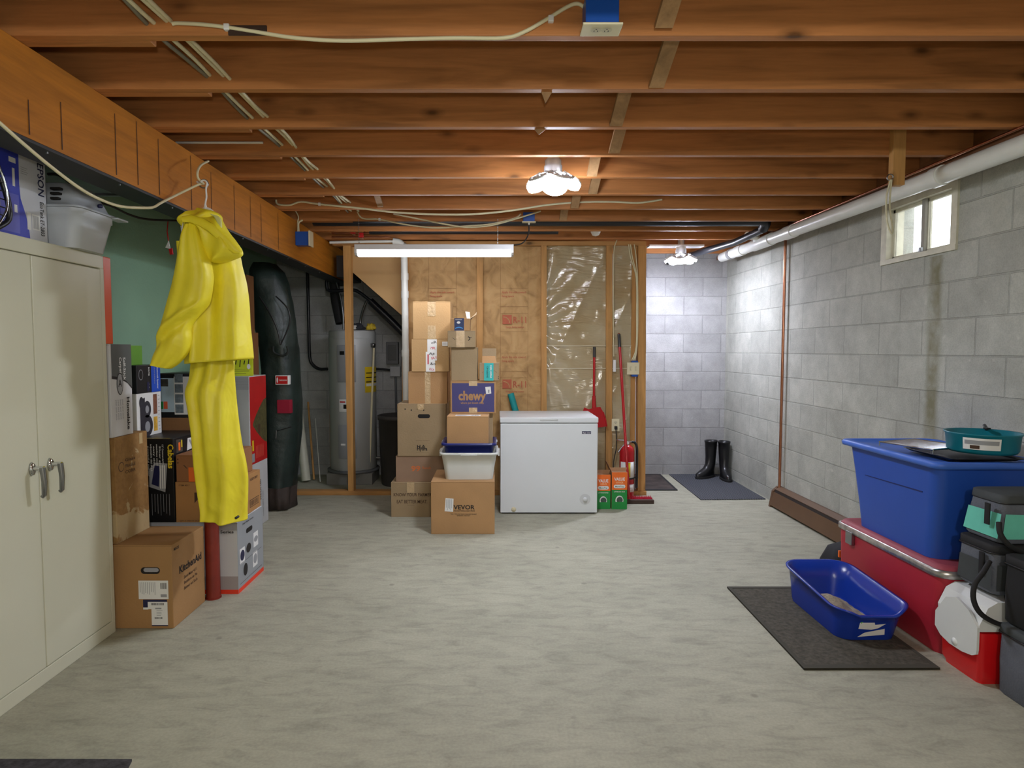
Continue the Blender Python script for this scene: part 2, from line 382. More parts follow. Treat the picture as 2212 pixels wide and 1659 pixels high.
for i in range(0, 13):
    o = jsrc if i == 0 else jsrc.copy()
    if i: COL.objects.link(o)
    o.location = (0, jfar(i), ZJ)
    tag(o, 'brown wooden ceiling joist, '+JL[i], 'joist', 'long ceiling joists')
    if i <= 10:
        l = lsrc if i == 0 else lsrc.copy()
        if i: COL.objects.link(l)
        l.location = (0, jfar(i)+JT+.001, ZJ)
        tag(l, 'short lapped joist end beside the joist '+JL[i].split(',')[0], 'joist', 'lapped joists left of the beam')
# built-up beam: orange boards in a black steel channel
beam = thing('support_beam', (-1.605, 0, 2.045), 'orange-stained wood beam over a black steel flange along the left side', 'beam')
mb = MB().box(-.065+.13, -.065, YR+.01, YB-.01, .013, ZJ-2.045-.001, M['beamw'], .003)
scr = mat('saw_mark', (58, 32, 20), .8, var=.2)
for (x, y0, y1) in ((60, 215, 305), (130, 220, 330), (247, 245, 385), (294, 262, 405), (341, 300, 430), (411, 335, 465), (455, 372, 480), (505, 400, 500), (540, 425, 520), (563, 440, 530), (600, 460, 545)):
    p = aX(x, y0, -1.54); q = aX(x+2, y1, -1.54)
    z0 = max(q.z, 2.07)-2.045; z1 = min(p.z, 2.34)-2.045
    if z1 > z0: mb.add([(.0665, p.y-.003, z0), (.0665, p.y+.003, z0), (.0665, p.y+.002, z1), (.0665, p.y-.002, z1)], [(0, 1, 2, 3)], scr)
mb.build('beam_board', beam)
blk = mat('black_painted_steel', (26, 27, 29), .6, var=.25, vs=14)
MB().box(-.07, .068, YR+.01, YB-.01, 0, .012, blk, .002).build('steel_flange', beam)
for k in range(9): MB().box(.05, .056, 2.2+k*.42, 2.206+k*.42, -.006, .0, M['steel']).build('nail', beam)
duct = mat('grey_sheet_metal', (110, 112, 114), .45, .3, var=.1)
tag(MB().box(-2.14, -1.70, YR+.01, 3.32, 2.16, 2.34, duct, .004).box(-2.15, -1.69, 3.25, 3.27, 2.15, 2.345, duct).build('air_duct'), 'grey sheet metal air duct running behind the beam above the cabinet', 'duct')
# steel post under the beam
post = thing('steel_post', (-1.55, 3.368, 0), 'red-painted round steel post standing on the floor under the raincoat', 'post')
redp = mat('red_oxide_paint', (128, 42, 30), .45, var=.15, vs=12, bump=.1)
MB().lathe([(.037, .006), (.037, 2.033)], (0, 0, 0), redp, 28).build('shaft', post)
MB().box(-.05, .05, -.045, .045, 2.033, 2.044, redp).build('cap_plate', post)
MB().lathe([(.042, 0), (.042, .006)], (0, 0, 0), redp, 28).build('base_plate', post)
# bridging strips between joists
for i, (xb, yb, xt) in enumerate(((1433, 57, 1445), (1417, 188, 1432), (1330, 270, 1341), (1326, 329, 1334), (1278, 379, 1281), (1280, 417, 1285), (1241, 448, 1243), (1216, 487, 1217))):
    j = i+1; Yn = jfar(j)-JT; p = aY(xb, yb, Yn-.012); zb = max(p.z, ZJ+.004)
    xtp = p.x+(xt-xb)/F*Yn*1.0
    y1 = jfar(j-1)+.014
    d = Vector((xtp-p.x, y1-(Yn-.012), 2.575-zb)); n = Vector((0, d.z, -d.y)).normalized()*.02; w = Vector((.028, 0, 0))
    A = Vector((p.x, Yn-.014, zb)); B = A+d
    b = MB().loft([[A-w-n*.5, A+w-n*.5, A+w+n*.5, A-w+n*.5], [B-w-n*.5, B+w-n*.5, B+w+n*.5, B-w+n*.5]], M['brace'], smooth=False)
    for dx in (-.014, .014): b.add([A+Vector((dx+.004*math.cos(a*PI/3), -.5*n.length-.009, .022+.004*math.sin(a*PI/3))) for a in range(6)], [list(range(6))], M['screw'])
    tag(b.build('bridging_strip'), 'wooden bridging strip on the joist '+JL[j], 'wood strip', 'bridging strips between the joists')
A = aY(806, 428, jfar(6)+.01); B_ = aY(822, 455, jfar(7)-JT-.02)
A.z = 2.44; B_.z = max(B_.z, ZJ+.006)
tag(MB().prism([A+Vector((-.02, 0, 0)), A+Vector((.02, 0, 0)), B_+Vector((.02, 0, 0)), B_+Vector((-.02, 0, 0))], (0, .0, .018), M['brace']).build('bridging_strip'), 'short slanted wood strip above the left half of the tube light', 'wood strip')
# hanging splinters
for (x, y0, y1, i, w) in ((1181, 193, 224, 2, .022), (1167, 276, 292, 3, .028)):
    A = aY(x, y0, jfar(i)-.005); B = aY(x-3, y1, jfar(i)-.002); A.z = ZJ+.002
    tag(MB().prism([A+Vector((-w, 0, 0)), A+Vector((w, 0, 0)), B], (0, -.006, 0), M['brace']).build('wood_splinter'),
        'split wood splinter hanging from the joist '+JL[i], 'splinter')
# white rod under the fourth joist, block with eye hook
tag(MB().tube([aY(380, 308, 3.26), aY(568, 308, 3.26)], .006, M['pvc']).build('plastic_rod'), 'thin white plastic rod across the joists left of the cables', 'rod')
blkx = 2.055; t = thing('hanging_block', (blkx, 3.245, 2.20), 'short upright wood block nailed to the joists above the white drain pipe', 'wood block')
MB().box(-.032, .032, -.01, .028, 0, .30, M['stud'], .003).build('block', t)
hook = MB().tube([(-.05+.016*math.cos(a*PI/6), -.02, .035+.016*math.sin(a*PI/6)) for a in range(12)], .0028, M['steel'], 6)
hook.tube([(-.036, -.02, .035), (-.03, -.005, .04)], .003, M['steel'], 6); hook.build('eye_hook', t)
rp = mat('cream_rope', (206, 200, 170), .8, var=.1, vs=60)
k0 = Vector((blkx-.05, 3.222, 2.222))
tag(MB().tube([k0, k0+Vector((-.018, 0, -.09)), k0+Vector((-.012, 0, -.20)), k0+Vector((.01, .0, -.265)), k0+Vector((.02, 0, -.25)), k0+Vector((.0, 0, -.13)), k0+Vector((.004, -.002, 0))], .0042, rp, 7, curve=6).build('rope_loop'),
    'cream rope loop hanging from the eye hook before the window', 'rope')
# ------------------------------------------------------------------ cables
def cable(name, pts, r, m, label, cat='cable', cuts=6, seg=8, extra=None):
    b = MB().tube(pts, r, m, seg, curve=cuts); o = b.build(name); tag(o, label, cat)
    if extra:
        for p in extra: MB().box(p[0]-.009, p[0]+.009, p[1]-.007, p[1]+.01, p[2]-.010, p[2]+.010, M['white'], .003).build('cable_staple', o)
    return o
yj = jfar(1)-JT-.007
c1 = [aY(x, y, yj) for x, y in ((372, 52), (385, 50), (440, 53), (490, 59), (560, 70), (640, 82), (740, 88), (860, 85), (980, 82), (1085, 82), (1130, 70), (1180, 42), (1225, 15), (1247, 8), (1262, 16), (1268, 26))]
cable('power_cable', c1, .0062, M['cable'], 'cream cable stapled along the nearest full joist to the large blue box', extra=[aY(490, 59, yj), aY(1190, 41, yj)])
tag(MB().box(aY(492, 60, yj).x, aY(576, 60, yj).x, yj-.001, yj+.006, aY(530, 76, yj).z, aY(530, 54, yj).z, mat('dark_bark', (52, 34, 24), .9, var=.3), .003).build('dark_patch_board'),
    'dark strip of bark under the cable on the nearest full joist', 'wood strip')
for k, (dx, dz, xs) in enumerate(((-.002, 0, 'leftmost'), (.016, .004, 'second from left'), (.058, .006, 'third from left'), (.078, .0, 'rightmost'))):
    pts = []
    for i in range(0, 20):
        Y = .9+i*.204; w = math.sin(i*1.9+k*2)*.005
        pts.append((-1.105+dx+w+(.004 if k < 2 else -.008)*math.sin(i*.5), Y, 2.402+dz+(.007*math.cos(i*1.54+k))))
    cable('bundled_cable', pts, .0075, M['cable'] if k != 0 else mat('grey_cable', (120, 116, 100), .5, var=.1), 'flat cable threaded through the ceiling joists, %s of the four in the bundle' % xs, seg=7, cuts=3)
def Yl(seq, Y, dY=0): return [aY(x, y, Y+dY*k/max(1, len(seq)-1)) for k, (x, y) in enumerate(seq)]
yy = jfar(8)-JT-.012
cable('power_cable', Yl(((596, 432), (600, 441), (625, 443), (650, 436), (690, 441), (780, 450), (860, 459), (950, 463), (1030, 462), (1110, 454), (1180, 443), (1250, 437), (1320, 436), (1380, 438), (1430, 431)), 4.48), .007, M['cable'], 'long cream cable sagging below the joists above the tube light', extra=[aY(690, 441, 4.48)])
cable('power_cable', Yl(((772, 457), (778, 468), (790, 473), (820, 474), (870, 484), (920, 491), (960, 492), (1010, 488), (1060, 484), (1110, 472), (1125, 462)), 4.86), .006, M['cable'], 'lower cream cable that dips to the small blue box over the tube light', extra=[aY(820, 474, 4.86)])
cable('power_cable', Yl(((850, 462), (900, 472), (960, 484), (1010, 491), (1060, 487), (1110, 474), (1168, 456)), 4.80), .006, M['cable'], 'cream cable crossing the sagging ones to the right of the tube light')
# ------------------------------------------------------------------ blue outlet boxes
def outlet_face(f, a, b, s, m=None):
    m = m or M['ivory']
    f.oval(a, b, .5*s, .42*s, mat('ivory_face', (206, 200, 168), .4, var=0), .001)
    for dx in (-.16, .16): f.rect(a+dx*s-.03*s, b-.05*s, a+dx*s+.03*s, b+.22*s, M['screw'], .002)
    f.oval(a, b-.22*s, .07*s, .07*s, M['screw'], .002, 10)
p0 = aY(1262, 66, 2.0); p1 = aY(1334, 10, 2.0)
t = thing('outlet_box', ((p0.x+p1.x)/2, 2.0, ZJ), 'large blue plastic outlet box with ivory duplex plate on the nearest full joist', 'outlet box', 'blue electrical boxes')
hw = (p1.x-p0.x)/2
MB().box(-hw, hw, -.03, jfar(1)-JT-2.0-.001, -.004, .085, M['bluebox'], .004).build('box_shell', t)
cp = MB().box(-hw-.01, hw+.01, -.045, .03, -.012, -.005, M['ivory'], .003)
f = Face(cp, (-hw, -.045, -.012), (1, 0, 0), (0, 1, 0), (0, 0, -1)); outlet_face(f, .035, .035, .034); outlet_face(f, 2*hw-.035, .035, .034)
cp.build('cover_plate', t)
for sx in (-1, 1): MB().lathe([(.004, -.004), (.004, .004)], (sx*(hw+.003), -.015, .006), M['steel'], 8, 'X').build('screw', t)
q0 = aY(1130, 480, 4.88); q1 = aY(1155, 459, 4.88)
t = thing('outlet_box', ((q0.x+q1.x)/2, 4.90, q0.z), 'small blue box with a black cord, above the right end of the tube light', 'outlet box', 'blue electrical boxes')
hw = (q1.x-q0.x)/2; hh = q1.z-q0.z
MB().box(-hw, hw, -.03, jfar(8)-JT-4.90-.001 if jfar(8)-JT-4.90 > 0 else .0, .004, hh, M['bluebox'], .003).build('box_shell', t)
MB().box(-hw-.008, hw+.008, -.04, .0, -.004, .004, M['ivory'], .002).lathe([(.006, -.02), (.006, -.004)], (0, -.02, 0), M['white'], 8).build('cover_plate', t)
cord_top = Vector(((q0.x+q1.x)/2, 4.88, q0.z-.02))
# blue box on the beam
a0 = aX(640, 547, -1.53); a1 = aX(672, 517, -1.53)
t = thing('outlet_box', (-1.54, 4.86, 2.165), 'blue box with pale side plate fixed to the orange beam', 'outlet box', 'blue electrical boxes')
MB().box(.001, .105, 0, .07, 0, .105, M['bluebox'], .003).build('box_shell', t)
MB().box(.105, .118, -.012, .082, -.006, .111, M['ivory'], .003).build('cover_plate', t)
bx = Vector((-1.52, 4.89, 2.27))
cable('power_cable', [bx+Vector((0, 0, 0)), bx+Vector((0, .0, .07)), bx+Vector((.03, .02, .10)), bx+Vector((.08, .06, .17))], .007, M['cable'], 'cream cable rising rightwards from the blue box on the beam')
cable('power_cable', [bx+Vector((-.008, 0, 0)), bx+Vector((-.008, .0, .07)), bx+Vector((-.002, .0, .12)), bx+Vector((-.012, -.05, .16))], .005, M['cable'], 'thin white cable curving leftwards from the blue box on the beam')
# cord along the beam to the raincoat hook
cb = [aX(x, y, -1.515) for x, y in ((-60, 215), (0, 266), (50, 310), (110, 360), (170, 405), (215, 430), (262, 446), (315, 449), (333, 447), (348, 438), (380, 422), (428, 398))]
HXC = -1.42; HK = aX(440, 397, HXC)
cb[-1] = aX(428, 399, -1.44)
hang = cable('slung_cord', cb+[HK], .0058, M['cable'], 'cream cord slung along the beam to the raincoat hook', 'cord', 5)
cable('slung_cord', [HK, aX(428, 385, HXC), aX(427, 370, HXC), aX(434, 357, HXC-.01), aX(450, 348, HXC-.02)], .0055, M['cable'], 'short cream cord looping from the raincoat hook up to a joist', 'cord')
cable('black_wire', [aX(x, y, -1.90) for x, y in ((104, 376), (128, 379), (160, 402), (200, 432), (240, 445), (280, 464), (320, 474), (390, 477))], .006, M['blackcable'], 'thin black wire sagging below the duct above the grey carrier', 'wire')
# ------------------------------------------------------------------ ceiling pipes
tag(MB().tube([(-1.47, 5.12, 2.415), (2.13, 5.12, 2.415)], .055, M['abs'], 16).build('black_drain_pipe'), 'black drain pipe running crosswise between the joists near the back', 'pipe')
tag(MB().tube([(-1.1, 5.53, 2.40), (.55, 5.53, 2.40)], .03, M['abs'], 14).build('black_drain_pipe'), 'second black pipe behind the first, above the tube light', 'pipe')
# white PVC stack left of the boxes
yv = 5.68
t = thing('pvc_standpipe', (0, 0, 0), 'white plastic drain pipe rising beside the box tower, bending left at the top', 'pipe')
vx = aY(877, 700, yv).x
MB().tube([(vx, yv, .0), (vx-.005, yv, 1.2), (vx-.012, yv, 2.20), (vx-.02, yv, 2.285), (vx-.055, yv, 2.325), (vx-.11, yv, 2.335)], .031, M['pvc'], 16, curve=4).build('pipe', t)
for z in (1.33, 1.86, 2.02): MB().lathe([(.035, -.03), (.035, .03)], (vx-.008, yv, z), M['pvc'], 20).build('coupling', t)
MB().tube([(vx-.10, yv, 2.335), (vx-.35, yv, 2.333), (vx-.68, yv, 2.325)], .012, M['pvc'], 10).build('side_pipe', t)
# copper water lines with valves at the end of the beam
t = thing('copper_supply_lines', (0, 0, 0), 'pair of copper water lines with red valves beside the end of the beam', 'pipe')
for i, z in enumerate((2.395, 2.36)):
    MB().tube([(-1.45, 5.60, z), (-.93, 5.60, z)], .008, M['copper'], 10).build('copper_tube', t)
    MB().box(-1.06-i*.2, -1.05-i*.2, 5.598, 5.602, z, ZC-.001, M['steel']).build('pipe_strap', t)
    MB().box(-1.27+i*.07, -1.235+i*.07, 5.575, 5.62, z-.018, z+.018, M['copper'], .004).box(-1.275+i*.07, -1.23+i*.07, 5.555, 5.57, z-.012, z+.03, M['red'], .004).build('valve', t)
# big white drain along the right wall
XP = 2.30
d0 = aX(2212, 313, XP); d1 = aX(1850, 436, XP); d2 = aX(1560, 556, XP)
dirp = (d2-d0).normalized(); start = d0-dirp*2.2; end = d2
t = thing('white_drain_pipe', (0, 0, 0), 'thick white plastic drain pipe sloping along the right wall under the joists', 'pipe')
L = (end-start).length
MB().tube([start, end], .046, M['pvc'], 24).build('pipe', t)
def at(y): k = (y-start.y)/(end.y-start.y); return start+(end-start)*k
for ya, yb in ((3.26, 3.33), (4.86, 5.0), (5.25, 5.62), (5.85, 6.0)):
    MB().tube([at(ya), at(yb)], .052, M['pvc'], 24).build('coupling', t)
MB().tube([at(5.55), at(5.45)+Vector((-.05, 0, .05)), at(5.40)+Vector((-.15, 0, .055))], .032, M['pvc'], 14).build('branch_fitting', t)
MB().tube([at(6.12), at(6.18)], .051, mat('pvc_cement_line', (150, 150, 150), .5, var=0), 24).build('clamp_band', t)
t = thing('black_branch_pipe', (0, 0, 0), 'black drain branch bending beside the white pipe in the far corner', 'pipe')
e0 = Vector((2.13, 5.12, 2.415)); 
MB().tube([e0+Vector((.001, 0, 0)), e0+Vector((.06, .01, -.02)), e0+Vector((.07, .08, -.06))], .042, M['abs'], 14, curve=4).build('elbow', t)
MB().tube([e0+Vector((.07, .08, -.065)), (2.13, 5.6, 2.315), (2.02, 6.10, 2.315), (1.84, 6.7, 2.29)], .031, M['abs'], 14).build('pipe', t)
tag(MB().tube([(2.345, YR+.3, 2.351), (2.345, 3.2, 2.351), (2.345, 5.0, 2.351), (2.345, 5.4, 2.351)], .008, M['copper'], 8).build('copper_water_line'), 'thin copper line above the white drain pipe on the right wall', 'pipe')
tag(MB().tube([(2.345, 2.74, 2.36), (2.345, 2.74, 2.33)], .016, M['pvc'], 10).build('pipe_hanger'), 'small grey pipe strap at the upper right, holding the copper line', 'hanger')
cs = aX(1692, 540, 2.452); 
tag(MB().tube([(2.462, 5.36, .165), (2.462, 5.36, 2.29)], .0115, M['copper'], 14).build('copper_riser'), 'shiny copper heating pipe rising up the right wall', 'pipe')
# ------------------------------------------------------------------ lamps
led = emis('lit_led_panel', (236, 242, 255), LAMP_MAIN); led2 = emis('lit_led_panel_far', (232, 236, 255), LAMP_FAR)
alu = mat('white_aluminium', (214, 216, 220), .4, .2, var=0)
def garage_lamp(loc, lm, label, rot=0, s=1.0):
    t = thing('garage_ceiling_lamp', loc, label, 'ceiling lamp', 'multi-panel ceiling lamps', rz=rot)
    MB().lathe([(.03, ZC-loc[2]-.001), (.03, .09), (.045, .075), (.045, .045)], (0, 0, 0), M['white'], 20).build('socket', t)
    MB().lathe([(.05, .045), (.052, -.015), (.046, -.02)], (0, 0, 0), alu, 20).lathe([(.055, -.021), (.06, -.06), (.045, -.085), (.0, -.095)], (0, 0, 0), lm, 20).build('lamp_hub', t)
    for k in range(5):
        a = k*2*PI/5+.1; R = Matrix.Rotation(a, 4, 'Z') @ Matrix.Translation((.045, 0, 0)) @ Matrix.Rotation(math.radians(27), 4, 'Y')
        b = MB(); b.M = R
        out = []
        for j in range(13):
            th = -PI/2+PI*j/12; out.append((.045+.080*s*math.cos(th) if j not in (0, 12) else .0, .074*s*math.sin(th)))
        P = [(x, y, -.006) for x, y in out]
        b.prism(P, (0, 0, -.022), lm); b.build('led_panel', t)
        c = MB(); c.M = R; c.prism([(x, y, -.005) for x, y in out], (0, 0, .008), alu)
        for q in range(5): c.box(.01, .10, -.04+q*.02-.002, -.04+q*.02+.002, .003, .012, alu)
        c.build('heat_sink', t)
    return t
garage_lamp((.318, 3.50, 2.325), led, 'bright multi-panel ceiling lamp in the middle of the room between joists')
garage_lamp((1.77, 6.02, 2.27), led2, 'bright multi-panel ceiling lamp in the far right corner', .5)
tag(MB().box(1.46, 1.98, 5.98, 6.10, 2.340, 2.358, M['white'], .003).build('lamp_board'), 'white board behind the far corner lamp under the joists', 'board')
tag(MB().lathe([(.045, ZC-.001), (.045, 2.50), (.026, 2.47), (.026, 2.455)], (.885, 5.58, 0), M['white'], 20).lathe([(.022, 2.455), (.040, 2.425), (.044, 2.40), (.030, 2.372), (0, 2.362)], (.885, 5.58, 0), mat('unlit_bulb', (236, 234, 226), .3, var=0), 20).build('bare_bulb'),
    'small unlit round bulb in a white holder under the joists', 'light bulb')
# tube light
tx0, tx1 = -1.075, .14; TY = 4.87
t = thing('tube_light', ((tx0+tx1)/2, TY, 2.08), 'long lit tube light hanging on chains before the stud wall', 'tube light')
hw = (tx1-tx0)/2
MB().box(-hw, hw, -.06, .06, .045, .085, alu, .003).build('housing', t)
ring = [(y, z) for y, z in ((-.055, .046), (-.055, .02), (-.04, .004), (0, -.002), (.04, .004), (.055, .02), (.055, .046))]
MB().prism([(-hw+.02, y, z) for y, z in ring], (2*hw-.04, 0, 0), emis('lit_tube_diffuser', (246, 246, 255), TUBE)).build('diffuser', t)
for sx in (-1, 1): MB().prism([(sx*hw-.011+(-.01 if sx > 0 else .011), y*1.08, z+.001) for y, z in ring], (.02, 0, 0), alu).build('end_cap', t)
for sx in (-.96, .80):
    b = MB()
    for k in range(14): b.box(sx*hw-.0015-.002*(k % 2), sx*hw+.0015+.002*(k % 2), -.0015, .0015, .086+k*.0146, .096+k*.0146, M['steel'])
    b.build('hanging_chain', t)
TLT = t
cable('power_cord', [cord_top+Vector((0, 0, .005)), cord_top+Vector((-.004, 0, -.07)), cord_top+Vector((-.05, 0, -.14)), Vector((tx1-.02, TY, 2.166))], .005, M['blackcable'], None, None)
_c = bpy.data.objects['power_cord']; _c.parent = TLT; _c.matrix_parent_inverse = Matrix.Translation(-TLT.location)
# ------------------------------------------------------------------ stud wall at the back
YS = 5.80; SD = .089
def px(x, y=800, Y=YS): return aY(x, y, Y).x
tag(MB().box(px(718, 525), px(1396, 525), YS, YS+SD, 2.318, ZJ-.001, M['studx'], .003).build('top_plate'), 'horizontal wood top plate of the stud wall under the joists', 'wood plate', 'plates of the stud wall')
tag(MB().box(px(596, 1070), px(1396, 1070), YS-.01, YS+SD, 0, .038, M['studx'], .003).build('sole_plate'), 'wood sole plate of the stud wall lying on the floor', 'wood plate', 'plates of the stud wall')
ST = [(741, 757, 738+9, 762+5, 'standing alone in front of the water heater'), (869, 882, 868, 882, 'behind the white standpipe'), (1030, 1043, 1030, 1043, 'rising behind the upper cartons'),
      (1169, 1181, 1169, 1181, 'between the brown insulation and the plastic sheet'), (1310, 1323, 1309, 1322, 'right of the plastic sheet, carrying the outlet'), (1379, 1396, 1378, 1394, 'at the right end of the stud wall')]
for i, (a, b_, c, d, lb) in enumerate(ST):
    x0, x1 = px(a, 540), px(b_, 540); X0, X1 = px(c, 1060), px(d, 1060)
    Y0 = YS+.0005; b = MB()
    if i == 0: X0, X1 = px(752, 1050), px(764, 1050)
    b.loft([[Vector((X0, Y0, .0385)), Vector((X1, Y0, .0385)), Vector((X1, YS+SD, .0385)), Vector((X0, YS+SD, .0385))],
            [Vector((x0, Y0, 2.3175)), Vector((x1, Y0, 2.3175)), Vector((x1, YS+SD, 2.3175)), Vector((x0, YS+SD, 2.3175))]], M['stud'], smooth=False)
    tag(b.build('wall_stud'), 'upright wooden wall stud '+lb, 'stud', 'studs of the back partition')
tag(MB().box(px(1364, 540), px(1379, 540)-.001, YS+.04, YS+SD, .0385, 2.3175, M['stud'], .002).build('wall_stud'), 'recessed second stud doubled against the right end stud', 'stud', 'studs of the back partition')
# wrinkled facings between studs
def facing(x0, x1, z0, z1, Y, fn, m, nx=60, nz=110):
    b = MB(); vs = []
    for j in range(nz+1):
        for i in range(nx+1):
            u = i/nx; v = j/nz; vs.append((x0+(x1-x0)*u, Y+fn(x0+(x1-x0)*u, z0+(z1-z0)*v, u, v), z0+(z1-z0)*v))
    fs = [(j*(nx+1)+i, j*(nx+1)+i+1, (j+1)*(nx+1)+i+1, (j+1)*(nx+1)+i) for j in range(nz) for i in range(nx)]
    b.add(vs, fs, m, True); return b
from mathutils import noise
def nz3(x, y, z): return noise.noise(Vector((x, y, z)))
def kraft_fn(seed):
    def fn(x, z, u, v):
        e = min(u, 1-u)
        w = .010*nz3(x*4+seed, z*3, 1)+.006*abs(nz3(x*9, z*11+seed, 3))+.004*nz3(x*25, z*22, seed)
        w += .006*(1-abs(2*((z*1.6+x*1.3+seed) % 1)-1))**6
        return -.012*math.sin(PI*u)**.5-w*min(1, e*14)
    return fn
kraft, N_, L_, b_ = new_mat('kraft_insulation_paper')
tc = N_.new('ShaderNodeTexCoord'); n1 = nd(N_, 'ShaderNodeTexNoise', Scale=6.0, Detail=9.0, Distortion=1.5); L_.new(tc.outputs['Object'], n1.inputs['Vector'])
col = ramp(N_, L_, n1.outputs[0], [(.3, lin((160, 124, 76))), (.5, lin((184, 146, 94))), (.7, lin((194, 158, 106)))])
L_.new(col, b_.inputs['Base Color']); b_.inputs['Roughness'].default_value = .7; bumpn(N_, L_, b_, n1.outputs[0], .6, .02)
pink = mat('faded_red_print', (176, 92, 62), .7, var=.1, vs=30); kline = mat('faded_brown_print', (128, 88, 52), .8, var=.1)
def insulation(a, b2, seed, label, tops):
    x0, x1 = px(a), px(b2); o = facing(x0, x1, .04, 2.316, YS+.045, kraft_fn(seed), kraft)
    f = Face(o, (x0, YS+.024, 0), (1, 0, 0), (0, 0, 1), (0, -1, 0)); w = x1-x0
    cx = w*.30; cw = .255
    f.rect(cx, .1, cx+.002, 2.28, kline); f.rect(cx+cw, .1, cx+cw+.002, 2.28, kline)
    for zt, kind in tops:
        for dz in (0, .17): f.rect(cx, zt-dz, cx+cw, zt-dz+.002, kline)
        if kind == 'R':
            f.rect(cx+.02, zt-.10, cx+.105, zt-.015, pink); f.poly([(cx+.03+.06*math.cos(q*.16), zt-.09+.06*math.sin(q*.16)) for q in range(11)]+[(cx+.03+.052*math.cos(q*.16), zt-.09+.052*math.sin(q*.16)) for q in range(10, -1, -1)], kraft, .002)
            f.text('R-11', cx+.115, zt-.09, .085, pink, width=.125); f.text('Fiberglas Building Insulation', cx+.05, zt-.135, .022, pink, width=.17)
        else:
            f.text('Apply this side toward', cx+.015, zt-.045, .026, pink, width=.22); f.text('living space', cx+.015, zt-.08, .026, pink, width=.11)
    return tag(o.build('insulation_batt'), label, 'insulation', 'paper-faced insulation batts')
insulation(882, 1030, 1.3, 'brown paper-faced insulation batt behind the tall carton stack', ((1.93, 'A'),))
insulation(1043, 1169, 5.1, 'brown paper-faced insulation batt printed R-11 left of the plastic sheet', ((1.93, 'A'), (1.70, 'R'), (1.10, 'R'), (1.33, 'A')))
poly, N_, L_, b_ = new_mat('plastic_vapor_sheet')
tc = N_.new('ShaderNodeTexCoord'); mp = nd(N_, 'ShaderNodeMapping'); mp.inputs['Rotation'].default_value = (0, .75, 0); mp.inputs['Scale'].default_value = (1.5, 1, 7)
L_.new(tc.outputs['Object'], mp.inputs[0]); n1 = nd(N_, 'ShaderNodeTexNoise', Scale=3.0, Detail=4.0, Distortion=1.0); L_.new(mp.outputs[0], n1.inputs['Vector'])
n2 = nd(N_, 'ShaderNodeTexNoise', Scale=2.5, Detail=3.0); L_.new(tc.outputs['Object'], n2.inputs['Vector'])
L_.new(ramp(N_, L_, n2.outputs[0], [(.3, lin((166, 144, 104))), (.7, lin((186, 174, 144)))]), b_.inputs['Base Color'])
b_.inputs['Roughness'].default_value = .16; b_.inputs['Specular IOR Level'].default_value = .9
b_.inputs['Coat Weight'].default_value = .6; b_.inputs['Coat Roughness'].default_value = .12
bumpn(N_, L_, b_, n1.outputs[0], .5, .02)
def sheet_fn(seed):
    def fn(x, z, u, v):
        a = (z-1.9)*.9+x*1.1+seed; fan = math.sin(18*math.atan2(z-1.55, (x-px(1181))+.25)+seed)
        w = .015*fan*math.exp(-1.6*u)+.012*(1-abs(2*((z*.9-x*1.9+seed) % 1)-1))**5+.005*nz3(x*7, z*7, seed)+.003*nz3(x*20, z*14, seed)
        e = min(u, 1-u); return -.01-w*min(1, e*16)
    return fn
for a, b2, sd, lb in ((1181, 1310, .4, 'glossy crinkled clear plastic sheet over the wide bay of the stud wall'), (1323, 1364, 2.2, 'narrow glossy plastic sheet between the two right-hand studs')):
    o = facing(px(a), px(b2), .04, 2.316, YS+.045, sheet_fn(sd), poly, 70, 150)
    f = Face(o, (px(a), YS+.022, 0), (1, 0, 0), (0, 0, 1), (0, -1, 0))
    for z in (1.395, 1.185): f.rect(0, z, px(b2)-px(a), z+.007, mat('sheet_crease', (206, 196, 168), .3, var=0))
    tag(o.build('plastic_sheet'), lb, 'plastic sheet')
# ply behind the plastic so nothing shows through, stair enclosure on the left
tanp = mat('tan_wall_board', (196, 158, 106), .75, var=.06, vs=3, bump=.05)
YP = 5.893
da = aY(757, 584, YP); db = aY(871, 684, YP); sl = (db.z-da.z)/(db.x-da.x)
xe = .95; ze = da.z+sl*(xe-da.x)
tag(MB().prism([(px(745, 540, YP), YP, ZJ-.001), (xe, YP, ZJ-.001), (xe, YP, max(.03, ze)), (da.x, YP, da.z), (px(745, 540, YP), YP, da.z+.01)], (0, .012, 0), tanp).build('stair_side_board'),
    'tan wall board with a slanted lower edge beside the stairs, behind the white standpipe', 'board')
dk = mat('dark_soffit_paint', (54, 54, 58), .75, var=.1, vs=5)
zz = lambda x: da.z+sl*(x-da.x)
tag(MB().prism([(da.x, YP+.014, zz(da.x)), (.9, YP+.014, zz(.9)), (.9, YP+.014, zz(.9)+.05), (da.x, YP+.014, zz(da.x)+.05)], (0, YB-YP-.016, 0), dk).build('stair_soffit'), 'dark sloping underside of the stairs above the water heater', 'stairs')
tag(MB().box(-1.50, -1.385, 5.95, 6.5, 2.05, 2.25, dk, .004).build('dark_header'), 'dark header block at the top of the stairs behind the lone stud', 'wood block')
lg = [aY(x, y, 6.35) for x, y in ((706, 600), (706, 618), (712, 628), (745, 627), (770, 628), (800, 650), (840, 688), (880, 728), (960, 800))]
t = thing('black_waste_pipe', (0, 0, 0), 'black waste pipe sloping down to the right under the stairs', 'pipe')
MB().tube(lg[:6], .018, M['abs'], 10, curve=3).build('upper_pipe', t); MB().tube(lg[5:], .036, M['abs'], 14).build('lower_pipe', t)
tag(MB().tube([aY(x, y, 6.72) for x, y in ((664, 582), (667, 700), (669, 770), (676, 788), (690, 797), (708, 797))], .017, M['abs'], 10, curve=4).build('conduit'), 'thin black conduit curving down the back wall left of the water heater', 'conduit')
